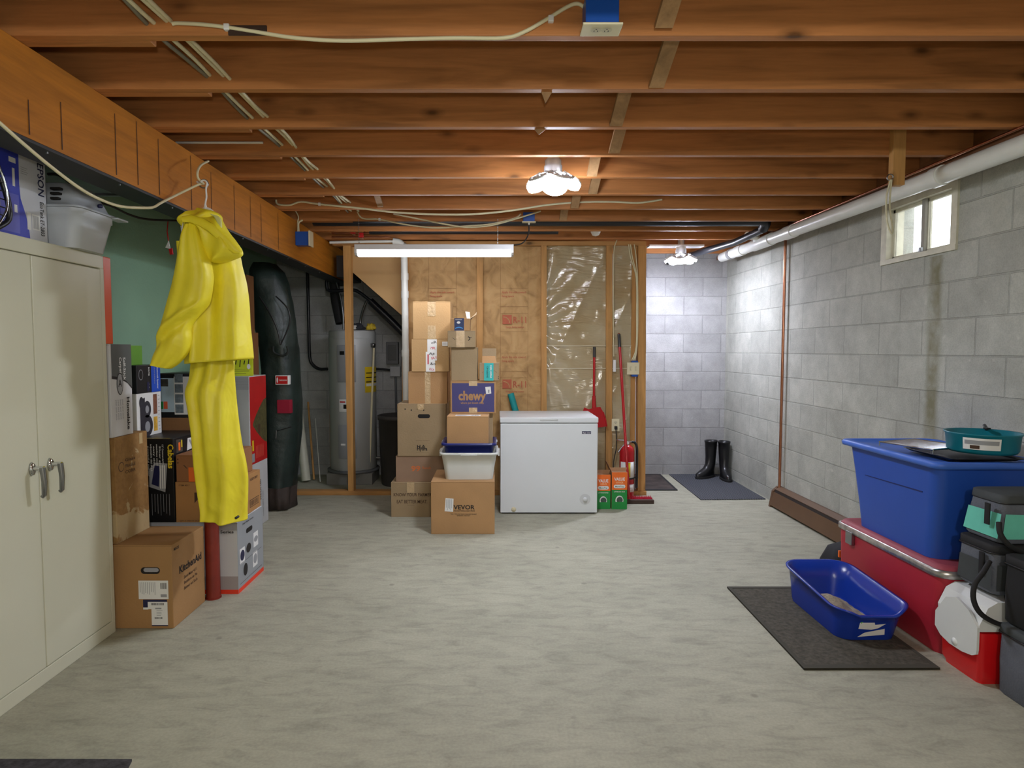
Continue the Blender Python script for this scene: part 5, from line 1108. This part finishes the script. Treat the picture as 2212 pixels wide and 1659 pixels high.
for seq in (((560, 640), (585, 680), (600, 715), (606, 745)), ((596, 640), (622, 668), (625, 700), (606, 745))):
    b.tube([aY(x, y, BY-.185) for x, y in seq], .006, M['blackplastic'], 6, curve=5)
b.build('zipper', t)
MB().tube([aY(x, y, BY-.19) for x, y in ((590, 748), (592, 762), (612, 768), (622, 760), (620, 748))], .009, mat('dark_webbing', (30, 36, 34), .8), 8, curve=4).build('carry_handle', t)
MB().tube([aY(597, 930, BY-.19), aY(596, 947, BY-.195)], .004, M['steel'], 6).tube([aY(597, 931, BY-.188), aY(630, 922, BY-.17)], .004, M['blackplastic'], 6).build('zipper_pull', t)
# ------------------------------------------------------------------ raincoat and trousers on a hanger
yel, N_, L_, b_ = new_mat('yellow_raincoat')
tc = N_.new('ShaderNodeTexCoord'); n1 = nd(N_, 'ShaderNodeTexNoise', Scale=7.0, Detail=5.0); L_.new(tc.outputs['Object'], n1.inputs['Vector'])
L_.new(ramp(N_, L_, n1.outputs[0], [(.3, lin((232, 214, 40))), (.7, lin((244, 230, 52)))]), b_.inputs['Base Color'])
b_.inputs['Roughness'].default_value = .5
n2 = nd(N_, 'ShaderNodeTexNoise', Scale=4.5, Detail=2.0, Distortion=1.5); L_.new(tc.outputs['Object'], n2.inputs['Vector'])
bumpn(N_, L_, b_, n2.outputs[0], .22, .05)
YC = 3.05
def garment(pairs, Y, dep, m, fold, seg=64, sub=5, cap0=True, cap1=False, flat=.75):
    """pairs of photo outline points (left, right) turned into rings of real depth"""
    A = [aY(p[0], p[1], Y) for p in pairs]; B_ = [aY(p[2], p[3], Y) for p in pairs]; D = dep if isinstance(dep, (list, tuple)) else [dep]*len(pairs)
    def cr(P, i, t):
        p0, p1, p2, p3 = P[max(0, i-1)], P[i], P[i+1], P[min(len(P)-1, i+2)]
        return .5*((2*p1)+(p2-p0)*t+(2*p0-5*p1+4*p2-p3)*t*t+(3*p1-p0-3*p2+p3)*t**3)
    rings = []; n = len(pairs)
    for i in range(n-1):
        for k in range(sub+(1 if i == n-2 else 0)):
            t = k/sub; a = cr(A, i, t); b = cr(B_, i, t); d = cr([Vector((v, 0, 0)) for v in D], i, t).x; s = (i+t)/(n-1)
            c = (a+b)/2; h = (b-a)/2; ring = []
            for j in range(seg):
                an = 2*PI*j/seg; co, si = math.cos(an), math.sin(an)
                ex = math.copysign(abs(co)**.9, co); ey = math.copysign(abs(si)**flat, si)
                q = c+h*ex+Vector((0, d*ey, 0))
                q.y += fold(co, s, si)*(1 if si < 0 else -.6)*abs(si)**.5
                ring.append(q)
            rings.append(ring)
    return MB().loft(rings, m, cap0, cap1)
coat = thing('rain_jacket', (0, 0, 0), 'yellow hooded rain jacket hanging from the cord by the beam', 'raincoat')
def f_torso(u, s, si): return -.030*s*math.sin(5.2*u+2.2+1.4*s)-.014*math.sin(11*u+5*s)*s-.02*math.exp(-((u-.15+.5*s)/.10)**2)*s+.012*math.sin(4*s+3*u)
tp = [(408, 482, 470, 474), (402, 500, 494, 505), (394, 528, 512, 545), (388, 565, 518, 575), (386, 610, 527, 612), (388, 650, 532, 655), (394, 700, 534, 700), (400, 745, 538, 742), (403, 786, 541, 775)]
MB_ = garment(tp, YC, [.05, .07, .09, .10, .10, .105, .11, .115, .12], yel, f_torso)
MB_.build('jacket_torso', coat, solid=.003)
def f_sl(u, s, si): return .006*math.sin(3*u+6*s)-.022*math.exp(-((s-.60+.12*u)/.045)**2)+.022*math.exp(-((s-.68+.12*u)/.05)**2)+.003*math.sin(9*u+3)
sp_ = [(405, 488, 424, 482), (396, 510, 434, 508), (390, 548, 445, 545), (383, 585, 455, 582), (376, 615, 457, 608), (365, 652, 450, 648), (357, 680, 434, 674), (350, 704, 412, 704), (343, 730, 412, 734), (337, 756, 404, 762), (332, 775, 385, 784), (330, 787, 367, 796)]
garment(sp_, YC-.165, [.03, .05, .06, .062, .062, .06, .058, .055, .055, .052, .05, .05], yel, f_sl).build('sleeve', coat, solid=.003)
def f_h(u, s, si): return .018*math.sin(4*u+5*s)
hp = [(392, 478, 476, 468), (404, 480, 482, 484), (424, 486, 492, 502), (438, 500, 506, 520), (442, 524, 520, 540), (446, 546, 520, 552), (452, 562, 500, 561), (460, 567, 478, 566)]
garment(hp, YC-.13, [.04, .06, .075, .08, .08, .07, .055, .03], yel, f_h, cap1=True).build('hood', coat)
b = MB()
bp = [(394, 474, .014), (412, 472, .018), (436, 480, .02), (456, 492, .02), (474, 508, .021), (492, 526, .022), (508, 540, .018), (520, 546, .008)]
rings = []
for i, (x, y, w) in enumerate(bp):
    p = aY(x, y, YC-.215+.006*abs(i-3)); q = aY(*bp[min(i+1, 7)][:2], YC-.215)-aY(*bp[max(i-1, 0)][:2], YC-.215); q.y = 0; q.normalize(); nrm = Vector((-q.z, 0, q.x))
    rings.append([p+nrm*(w*math.cos(a*PI/6))+Vector((0, .009*math.sin(a*PI/6), 0)) for a in range(12)])
b.loft(rings, yel); b.build('hood_brim', coat)
garment([(400, 466, 432, 450), (390, 474, 466, 458), (389, 482, 478, 468), (396, 492, 478, 482)], YC-.02, [.03, .06, .07, .06], yel, f_h, cap1=True).build('collar', coat)
garment([(381, 521, 395, 521), (383, 545, 396, 545), (385, 575, 396, 575)], YC+.04, .012, yel, lambda u, s, si: 0, sub=2, cap1=True).build('front_flap', coat)
garment([(452, 462, 470, 466), (462, 468, 478, 474), (468, 478, 479, 492)], YC-.20, .008, mat('pale_lining', (206, 206, 130), .6), lambda u, s, si: 0, sub=3, cap1=True).build('lining', coat)
for x, y in ((404, 481), (398, 500)): MB().lathe([(.0, -.008), (.007, -.006), (.007, .03)], aY(x, y, YC-.12), M['blackplastic'], 12, 'Y').build('snap_button', coat)
MB().tube([aY(x, y, YC-.15) for x, y in ((396, 478), (394, 495), (396, 512), (393, 505), (391, 488))], .0018, M['white'], 5, curve=4).build('drawstring', coat)
MB().tube([aY(x, y, YC-.15) for x, y in ((476, 497), (482, 498), (487, 505), (484, 508))], .0018, M['white'], 5, curve=4).build('drawstring', coat)
hg = thing('clothes_hanger', (0, 0, 0), 'white plastic clothes hanger holding the yellow raincoat', 'hanger')
ch = HK
MB().tube([aY(x, y, YC) for x, y in ((434, 394), (437, 390), (443, 390), (447, 395), (446, 402), (445, 410), (446, 425), (444, 436), (443, 445))], .0042, M['white'], 8, curve=4).build('hook', hg)
hb = aY(443, 443, YC)
MB().tube([aY(443, 440, YC), aY(444, 452, YC)], [.004, .010], M['white'], 10).tube([aY(398, 492, YC), aY(420, 466, YC), aY(444, 450, YC), aY(462, 460, YC), aY(470, 478, YC)], .006, M['white'], 10, curve=4).build('shoulder_bar', hg)
tag(MB().tube([(HK.x+.022*math.cos(a*PI/8), HK.y, HK.z+.02*math.sin(a*PI/8)+.0) for a in range(17)], .0035, M['steel'], 8, cap=False).tube([HK+Vector((-.02, 0, .0)), HK+Vector((-.035, .01, .012))], .006, M['white'], 8).build('hook_ring'),
    'small metal ring tying the two cords above the raincoat', 'ring')
tr = thing('rain_trousers', (0, 0, 0), 'yellow rain trousers hanging under the yellow jacket, before the red post', 'trousers')
def f_tr(u, s, si): return -.030*math.cos(4.2*u-.6-.5*s)*(.4+.6*s)-.010*math.sin(9*u+6*s)-.022*math.exp(-((s-.86)/.05)**2)*math.exp(-((u+.2)/.35)**2)+.012*math.sin(9*s)
rp_ = [(413, 760, 500, 760), (412, 790, 504, 790), (409, 820, 506, 815), (402, 848, 508, 845), (409, 882, 511, 880), (418, 930, 516, 926), (422, 968, 522, 965), (424, 1000, 529, 995), (427, 1035, 534, 1030), (432, 1075, 534, 1075), (436, 1104, 533, 1102), (436, 1124, 533, 1122)]
garment(rp_, YC+.02, [.03, .045, .06, .07, .07, .07, .07, .07, .07, .07, .072, .075], yel, f_tr).build('front_leg', tr, solid=.003)
garment([(425, 780, 505, 780), (425, 850, 508, 850), (430, 950, 512, 950), (436, 1040, 524, 1040), (440, 1110, 526, 1110)], YC+.14, .035, yel, f_tr).build('rear_leg', tr, solid=.003)
p = aY(511, 1118, YC-.06); MB().lathe([(.0, -.012), (.006, -.010), (.006, .02)], p, M['blackplastic'], 12, 'Y').build('snap_button', tr)
# small tag hanging behind the coat from the beam
t = thing('hanging_tag', (0, 0, 0), 'red cord with a white and red tag hanging in front of the green wall', 'tag')
MB().tube([aX(363, 476, -1.9), aY(361, 500, 3.64), aY(364, 520, 3.64)], .003, M['red'], 6).build('cord', t)
q = [aY(x, y, 3.64) for x, y in ((364, 520), (357, 535), (368, 538))]; MB().prism(q, (0, .004, 0), M['white']).build('paper_tag', t)
q = [aY(x, y, 3.64) for x, y in ((364, 537), (371, 536), (373, 549), (367, 550))]; MB().prism(q, (0, .01, 0), M['red']).build('red_fob', t)
# ------------------------------------------------------------------ right side: red cooler, blue tote
redv = mat('faded_red_vinyl', (172, 34, 52), .5, var=.06, vs=6)
t = thing('large_red_cooler', (2.205, 3.128, 0), 'large old red chest cooler with metal edge trim under the blue tote', 'cooler')
hx, hy = .238, .424
MB().loft([rrect(hx-.015, hy-.015, .05, 0), rrect(hx-.008, hy-.008, .055, .02), rrect(hx, hy, .06, .348)], redv).build('cooler_body', t)
trim = mat('worn_metal_trim', (186, 182, 178), .32, .8, var=.3, vs=25)
MB().loft([rrect(hx+.006, hy+.006, .065, .349), rrect(hx+.012, hy+.012, .07, .353), rrect(hx+.012, hy+.012, .07, .378), rrect(hx+.004, hy+.004, .065, .384)], trim, True, True).build('metal_trim', t)
MB().loft([rrect(hx+.0, hy+.0, .06, .3845), rrect(hx-.01, hy-.01, .06, .397), rrect(hx-.03, hy-.03, .06, .400)], mat('scuffed_red_lid', (150, 62, 72), .6, var=.15, vs=10)).build('cooler_lid', t)
MB().box(-hx-.02, -hx+.001, .24, .30, .29, .36, M['steel'], .004).build('latch', t)
totem = mat('royal_blue_plastic', (34, 78, 172), .42, var=.03, vs=5, bump=.03, bs=30)
t = thing('blue_storage_tote', (2.202, 3.115, .4005), 'large royal blue plastic storage tote with lid on the red cooler', 'storage tote')
MB().loft([rrect(.20, .295, .055, 0), rrect(.207, .306, .058, .10), rrect(.222, .340, .06, .31), rrect(.232, .358, .055, .435)], totem).build('tote_body', t)
MB().loft([rrect(.240, .368, .05, .432), rrect(.262, .392, .05, .434), rrect(.265, .395, .05, .452), rrect(.258, .388, .05, .462), rrect(.235, .365, .05, .463), rrect(.225, .355, .05, .452), rrect(.10, .2, .05, .452)], mat('tote_lid_blue', (62, 106, 200), .45, var=.05), True, True).build('tote_lid', t)
b = MB(); b.prism([(-.2235, -.25, .300), (-.2235, .20, .290), (-.2235, .20, .293), (-.2235, -.25, .306)], (.004, 0, 0), mat('blue_crease', (20, 34, 96), .5, var=0)); b.build('side_crease', t)
zl = .4005+.464
t = thing('baking_tray', (2.20, 2.93, zl), 'dark baking tray lying on the blue tote lid', 'tray')
MB().loft([rrect(.15, .16, .03, 0), rrect(.165, .175, .03, .010), rrect(.17, .18, .03, .010), rrect(.165, .175, .03, .013), rrect(.15, .16, .03, .004)], mat('dark_tray', (46, 46, 50), .3, .5, var=.05)).build('tray_body', t)
t = thing('wire_rack', (2.105, 3.03, zl+.014), 'chrome wire grill rack on the blue tote lid', 'wire rack')
b = MB(); b.M = Matrix.Rotation(.35, 4, 'Z')
b.tube([(-.125, -.12, .02), (.125, -.12, .02), (.125, .15, .02), (-.125, .15, .02), (-.125, -.12, .02)], .004, M['chrome'], 8); b.build('rack_frame', t)
b = MB(); b.M = Matrix.Rotation(.35, 4, 'Z')
for k in range(15): b.tube([(-.115+k*.0165, -.12, .02), (-.115+k*.0165, .15, .02)], .0022, M['chrome'], 6)
b.tube([(-.125, .0, .017), (.125, .0, .017)], .003, M['chrome'], 6)
o = b.build('rack_wires', t); 
b = MB(); b.M = Matrix.Rotation(.35, 4, 'Z')
for sx in (-1, 1):
    for yy_ in (-.12, .15): b.tube([(sx*.125, yy_, .02), (sx*.125, yy_, .0)], .003, M['chrome'], 6)
b.build('rack_feet', t)
tealp = mat('dark_teal_plastic', (16, 112, 128), .35, var=.04)
t = thing('teal_pan', (2.255, 2.875, zl+.027), 'round dark teal plastic pan with a sticker on the blue tote', 'pan')
MB().lathe([(.0, 0), (.128, 0), (.136, .012), (.142, .080), (.149, .086), (.149, .092), (.140, .090), (.133, .014), (.0, .008)], (0, 0, 0), tealp, 56).build('pan_body', t)
b = MB(); b.lathe([(.1395, .022), (.1435, .074)], (0, 0, 0), M['white'], 14, a0=-2.75, a1=-1.75); b.lathe([(.1415, .045), (.1432, .064)], (0, 0, 0), M['grey'], 12, a0=-2.70, a1=-1.80); b.lathe([(.1405, .026), (.1422, .042)], (0, 0, 0), M['brownink'], 5, a0=-2.55, a1=-2.30); b.build('sticker', t)
tag(MB().tube([(2.34, 2.96, zl+.119), (2.36, 3.0, zl+.132), (2.385, 3.03, zl+.126)], .008, M['blackplastic'], 8).box(2.325, 2.345, 2.94, 2.965, zl+.1195, zl+.128, M['blackplastic'], .003).build('black_clip'), 'small black clip on the far rim of the teal pan', 'clip')
# small items behind the cooler
t = thing('black_tool_bag', (2.13, 3.70, 0), 'black bag with an orange tab peeking out behind the red cooler', 'bag')
MB().loft([rrect(.13, .10, .05, 0), rrect(.14, .11, .05, .08), rrect(.11, .08, .05, .17), rrect(.05, .04, .03, .20)], mat('black_fabric', (26, 26, 30), .8, var=.2)).build('bag_body', t)
MB().box(-.125, -.07, -.115, -.10, .15, .19, M['orange'], .004).build('orange_tab', t)
# baseboard heater
brn = mat('brown_enamel', (100, 74, 52), .4, var=.06)
t = thing('baseboard_heater', (0, 0, 0), 'brown metal baseboard heater along the right wall', 'heater')
MB().prism([(2.395, 3.6, .02), (2.40, 3.6, .012), (2.488, 3.6, .012), (2.488, 3.6, .165), (2.47, 3.6, .165), (2.425, 3.6, .150), (2.418, 3.6, .128)][::-1], (0, 5.38-3.6, 0), mat('heater_inside', (40, 32, 28), .6)).build('heater_core', t)
MB().prism([(2.385, 3.6, .018), (2.391, 3.6, .018), (2.418, 3.6, .132), (2.412, 3.6, .134)], (0, 5.36-3.6, 0), brn).build('front_cover', t)
MB().prism([(2.425, 3.6, .152), (2.470, 3.6, .172), (2.488, 3.6, .172), (2.488, 3.6, .176), (2.468, 3.6, .177), (2.423, 3.6, .157)], (0, 5.38-3.6, 0), brn).build('top_cover', t)
MB().prism([(2.383, 5.36, .0), (2.488, 5.36, .0), (2.488, 5.36, .178), (2.45, 5.36, .178), (2.41, 5.36, .14)], (0, .03, 0), brn).build('end_cap', t)
# rubber boots
bootm = mat('black_rubber', (22, 22, 24), .35, var=.06)
def boot(loc, rz, label):
    t = thing('rubber_boot', loc, label, 'boot', 'pair of rubber boots', rz)
    R = []
    def ell(cx, cy, rx, ry, z, n=24): return [Vector((cx+rx*math.cos(2*PI*j/n), cy+ry*math.sin(2*PI*j/n), z)) for j in range(n)]
    R = [ell(.0, -.075, .050, .140, .022), ell(0, -.075, .050, .138, .05), ell(0, -.05, .048, .112, .075), ell(0, -.015, .046, .078, .10), ell(0, .005, .046, .062, .14), ell(0, .01, .050, .060, .22), ell(0, .012, .055, .066, .30), ell(0, .012, .058, .070, .37), ell(0, .012, .062, .074, .375), ell(0, .012, .062, .074, .392), ell(0, .012, .056, .068, .392), ell(0, .012, .052, .062, .30)]
    MB().loft(R, bootm, True, True).build('boot_shaft', t)
    MB().loft([ell(0, -.075, .052, .142, 0), ell(0, -.075, .054, .146, .010), ell(0, -.075, .053, .144, .024)], mat('boot_sole', (36, 36, 36), .7)).build('sole', t)
    return t
boot((2.285, 6.60, .009), -1.0, 'black rubber boot turned sideways, left one of the pair in the far corner')
boot((2.41, 6.53, .009), -.1, 'black rubber boot pointing forward, right one of the pair in the far corner')
# floor mats
ribm, N_, L_, b_ = new_mat('dark_ribbed_mat')
tc = N_.new('ShaderNodeTexCoord'); wv = nd(N_, 'ShaderNodeTexWave', Scale=14.0, Distortion=2.0); L_.new(tc.outputs['Object'], wv.inputs['Vector'])
L_.new(ramp(N_, L_, wv.outputs[0], [(.2, lin((54, 56, 62))), (.8, lin((84, 86, 94)))]), b_.inputs['Base Color']); b_.inputs['Roughness'].default_value = .9; bumpn(N_, L_, b_, wv.outputs[0], .4, .01)
def fmat(name, label, pts, m, th=.008, border=None):
    t = thing(name, (0, 0, 0), label, 'floor mat'); P = [Vector((x, y, .0005)) for x, y in pts]
    MB().prism(P, (0, 0, th), m).build('mat_surface', t)
    if border:
        c = sum(P, Vector())/len(P); b = MB(); n = len(P)
        for i in range(n):
            A, B_ = P[i], P[(i+1) % n]; a2, b2 = A+(c-A).normalized()*.035, B_+(c-B_).normalized()*.035
            b.prism([A, B_, b2, a2], (0, 0, th+.0015), border)
        b.build('mat_border', t)
    return t
fmat('floor_mat', 'grey ribbed rubber mat under the rubber boots', [(1.862, 5.60), (2.462, 5.625), (2.478, 6.755), (1.895, 6.755)], ribm)
fmat('floor_mat', 'dark worn mat beside the ribbed one at the rear wall', [(1.20, 5.985), (1.765, 5.985), (1.80, 6.755), (1.20, 6.755)], mat('worn_dark_mat', (64, 54, 50), .8, var=.5, vs=9, bump=.2), border=mat('mat_rubber_edge', (34, 34, 36), .7))
catm, N_, L_, b_ = new_mat('brown_grey_mat')
tc = N_.new('ShaderNodeTexCoord'); n1 = nd(N_, 'ShaderNodeTexNoise', Scale=60.0, Detail=4.0); L_.new(tc.outputs['Object'], n1.inputs['Vector'])
L_.new(ramp(N_, L_, n1.outputs[0], [(.3, lin((58, 55, 46))), (.7, lin((88, 83, 72)))]), b_.inputs['Base Color']); b_.inputs['Roughness'].default_value = .95; bumpn(N_, L_, b_, n1.outputs[0], .7, .01)
fmat('floor_mat', 'brown-grey mat under the blue litter box', [(1.325, 3.505), (1.312, 2.587), (1.893, 2.590), (1.895, 3.505)], catm, .008, mat('mat_ridge_edge', (66, 63, 54), .9))
fmat('floor_mat', 'dark patterned mat corner at the bottom left edge', [(-2.2, 1.2), (-1.0, 1.2), (-1.203, 1.998), (-2.2, 2.0)][::-1], mat('dark_pattern_mat', (60, 58, 62), .9, var=.5, vs=40, bump=.5, bs=50))
# litter box
t = thing('litter_box', (1.742, 3.10, .0100), 'royal blue plastic cat litter box with a torn label on the mat', 'litter box')
lbm = mat('litter_blue_plastic', (26, 56, 156), .25, var=.03)
def lring(hx, hy, h, k, off=0, r=.09):
    P = rrect(hx, hy, r, 0, 10); out = []
    for p in P:
        u, v = p.x/hx, p.y/hy
        dip = .030*max(0, -v)**2.2*math.exp(-((u-.05)/.6)**4)
        z = h-k*dip-k*(.022-.022*v)+k*.014*max(0, u)*max(0, -v)
        out.append(Vector((p.x+off, p.y, z)))
    return out
MB().loft([lring(.138, .255, 0, 0, r=.065), lring(.142, .260, .02, 0, r=.065), lring(.153, .272, .10, .3, .006, .075), lring(.166, .286, .178, 1, .010, .09), lring(.182, .302, .186, 1, .012, .105), lring(.184, .304, .194, 1, .012, .105), lring(.168, .289, .194, 1, .010, .09), lring(.149, .268, .10, .3, .006, .075), lring(.134, .250, .012, 0, r=.065)], lbm, True, True).build('litter_pan', t)
b = MB(); f = Face(b, (-.20, -.2575, .0), (1, 0, 0), (0, -.165, 1), (0, -1, .0))
f.poly([(.14, .060), (.20, .055), (.23, .062), (.265, .085), (.215, .080), (.205, .115), (.148, .120)], M['white'], .003); f.poly([(.148, .085), (.185, .120), (.148, .121)], mat('label_green', (110, 190, 90), .5, var=0), .004); f.poly([(.14, .018), (.265, .030), (.262, .060), (.17, .040)], M['white'], .003); b.build('torn_label', t)
bm = bmesh.new(); bmesh.ops.create_grid(bm, x_segments=40, y_segments=60, size=1)
for v in bm.verts:
    x, y = v.co.x, v.co.y; z = .088*math.exp(-((x+.35)/.75)**2-((y-.05)/.62)**2)+.006*nz3(x*5, y*5, 2)+.004
    v.co = Vector((x*.115*min(1, 1.15-.3*abs(y)**4)-.0, y*.235*min(1, 1.15-.3*abs(x)**4), .0125+max(.0005, z)))
b = MB(); b.bm(bm, mat('grey_litter', (150, 138, 116), .95, var=.25, vs=90, bump=.6, bs=160), True)
tag(b.build('cat_litter', loc=(1.742, 3.10, .0100)), 'grey cat litter heaped in the blue litter box', 'litter', kind='stuff')
# small red and white cooler
t = thing('lunch_cooler', (2.07, 2.578, 0), 'small bright red cooler with white tent-shaped lid on the floor', 'cooler')
hx, hy = .112, .112; brd = mat('bright_red_plastic', (214, 24, 30), .3, var=.03); wlid = mat('offwhite_lid', (216, 218, 216), .4, var=.02)
MB().loft([rrect(hx-.014, hy-.012, .02, 0), rrect(hx-.012, hy-.010, .02, .012), rrect(hx-.004, hy, .02, .03), rrect(hx, hy+.004, .02, .215)], brd).build('cooler_body', t)
lp_ = [(-.118, .225), (-.121, .25), (-.088, .322), (-.05, .345), (.05, .345), (.088, .322), (.121, .25), (.118, .225)]
MB().prism([(x, -hy-.006, z) for x, z in lp_], (0, 2*hy+.012, 0), wlid).build('lid', t)
for sx in (-1, 1):
    b = MB(); sh = [(.119, .215), (.119, .15), (.085, .122), (.03, .108), (-.04, .108), (-.095, .118), (-.117, .132), (-.120, .15), (-.120, .243), (-.07, .295), (.0, .322), (.06, .30)]
    b.prism([(sx*.120, y, z) for y, z in sh], (sx*.010, 0, 0), wlid)
    b.lathe([(.017, sx*.126), (.015, sx*.133), (0, sx*.134)], (0, .0, .13), mat('lid_button', (226, 228, 226), .4, var=0), 20, 'X'); b.build('side_latch_panel', t)
# soft bags
gfab = mat('grey_bag_fabric', (92, 96, 106), .8, var=.12, vs=20, bump=.3, bs=120); mint = mat('mint_fabric', (104, 196, 176), .8, var=.05, vs=20); blk2 = mat('black_bag_fabric', (24, 24, 27), .75, var=.15); chf = mat('charcoal_bag_fabric', (62, 66, 68), .8, var=.15, vs=14)
def softbag(label, cx, cy, z0, hx, hy, h, top, m, panel=None, taper=0, sag=.35, strap=None):
    t = thing('cooler_bag', (cx, cy, z0), label, 'bag', 'soft bags at the right edge')
    def rr(k, z, sk=1):
        P = rrect(hx*k-taper*z, hy*k-taper*z*.5, .03, z); return P
    R = [rr(.95, 0), rr(1.0, .01), rr(1.02, h*.5), rr(1.0, h-.035)]
    MB().loft(R, m).build('bag_body', t)
    MB().loft([rr(1.02, h-.035), rr(1.03, h-.03), rr(1.03, h-.004), rr(.98, h), rr(.7, h+.006)], top).build('bag_lid', t)
    b = MB(); b.tube([p+Vector((0, 0, -.0)) for p in rrect((hx*1.035-taper*h), (hy*1.035-taper*h*.5), .03, h-.034)]+[rrect((hx*1.035-taper*h), (hy*1.035-taper*h*.5), .03, h-.034)[0]], .0035, M['blackplastic'], 6); b.build('zipper', t)
    if panel:
        b = MB()
        for nrm, F_ in (((-1, 0, 0), 'L'), ((0, -1, 0), 'F')):
            if F_ == 'L': b.poly([(-hx*1.03-.002+taper*z, y, z) for y, z in ((hy*.9, .02), (-hy*.95, .02), (-hy*.95, h*.62), (hy*.8, h*.60))], panel)
            else: b.poly([(x, -hy*1.03-.003+taper*z*.5, z) for x, z in ((-hx*.95, .02), (hx*.6, .02), (hx*.6, h*.58), (-hx*.95+taper*h*.6, h*.62))], panel)
        b.build('bag_panel', t)
    a = MB(); y0 = -hy*1.04-.004
    if strap:
        o0 = Vector((cx, cy, z0)); pts = [aY(px_, py_, Yp)-o0 for px_, py_, Yp in strap]
        Q = MB(); Q.tube(pts, .010, blk2, 8, curve=5); a.add([Vector((v.x, v.y, v.z)) for v in Q.v], Q.f, blk2, True)
    else: a.loft([[Vector((x-.012, y, z)), Vector((x+.012, y, z)), Vector((x+.012, y-.006, z)), Vector((x-.012, y-.006, z))] for x, y, z in ((-hx*.6, y0, h*.75), (-hx*.58, y0-.01, h*.45), (-hx*.3, y0-.025, h*.45-sag*h*.6), (hx*.1, y0-.03, h*.45-sag*h), (hx*.5, y0-.02, h*.3), (hx*.55, y0, h*.75))], blk2)
    a.loft([[Vector((-hx*1.04-.004, y-.012, z)), Vector((-hx*1.04-.004, y+.012, z)), Vector((-hx*1.04-.010, y+.012, z)), Vector((-hx*1.04-.010, y-.012, z))] for y, z in ((-hy*.5, h*.8), (-hy*.5, h*.35))], blk2)
    a.build('carry_strap', t); return t
softbag('black and grey bag on the floor at the right edge, below the black one', 2.17, 2.27, 0, .165, .165, .28, chf, gfab)
softbag('tall black bag at the right edge, standing on the floor bag', 2.175, 2.275, .287, .16, .16, .27, blk2, blk2)
hidden = softbag('black bag base hidden behind the small red cooler', 2.322, 2.585, 0, .10, .10, .356, blk2, blk2)
softbag('grey and charcoal bag resting on the small white lid', 2.185, 2.585, .3645, .165, .10, .205, blk2, gfab, chf, strap=[(2138, 1212, 2.47), (2124, 1236, 2.455), (2106, 1262, 2.445), (2103, 1295, 2.44), (2118, 1325, 2.43), (2150, 1345, 2.43), (2190, 1356, 2.43)])
softbag('grey bag with mint panels, topmost in the pile at the right edge', 2.20, 2.585, .577, .165, .10, .195, chf, gfab, mint, taper=.12, strap=[(2158, 1128, 2.47), (2160, 1150, 2.455), (2172, 1170, 2.445), (2192, 1186, 2.44), (2225, 1200, 2.44)])
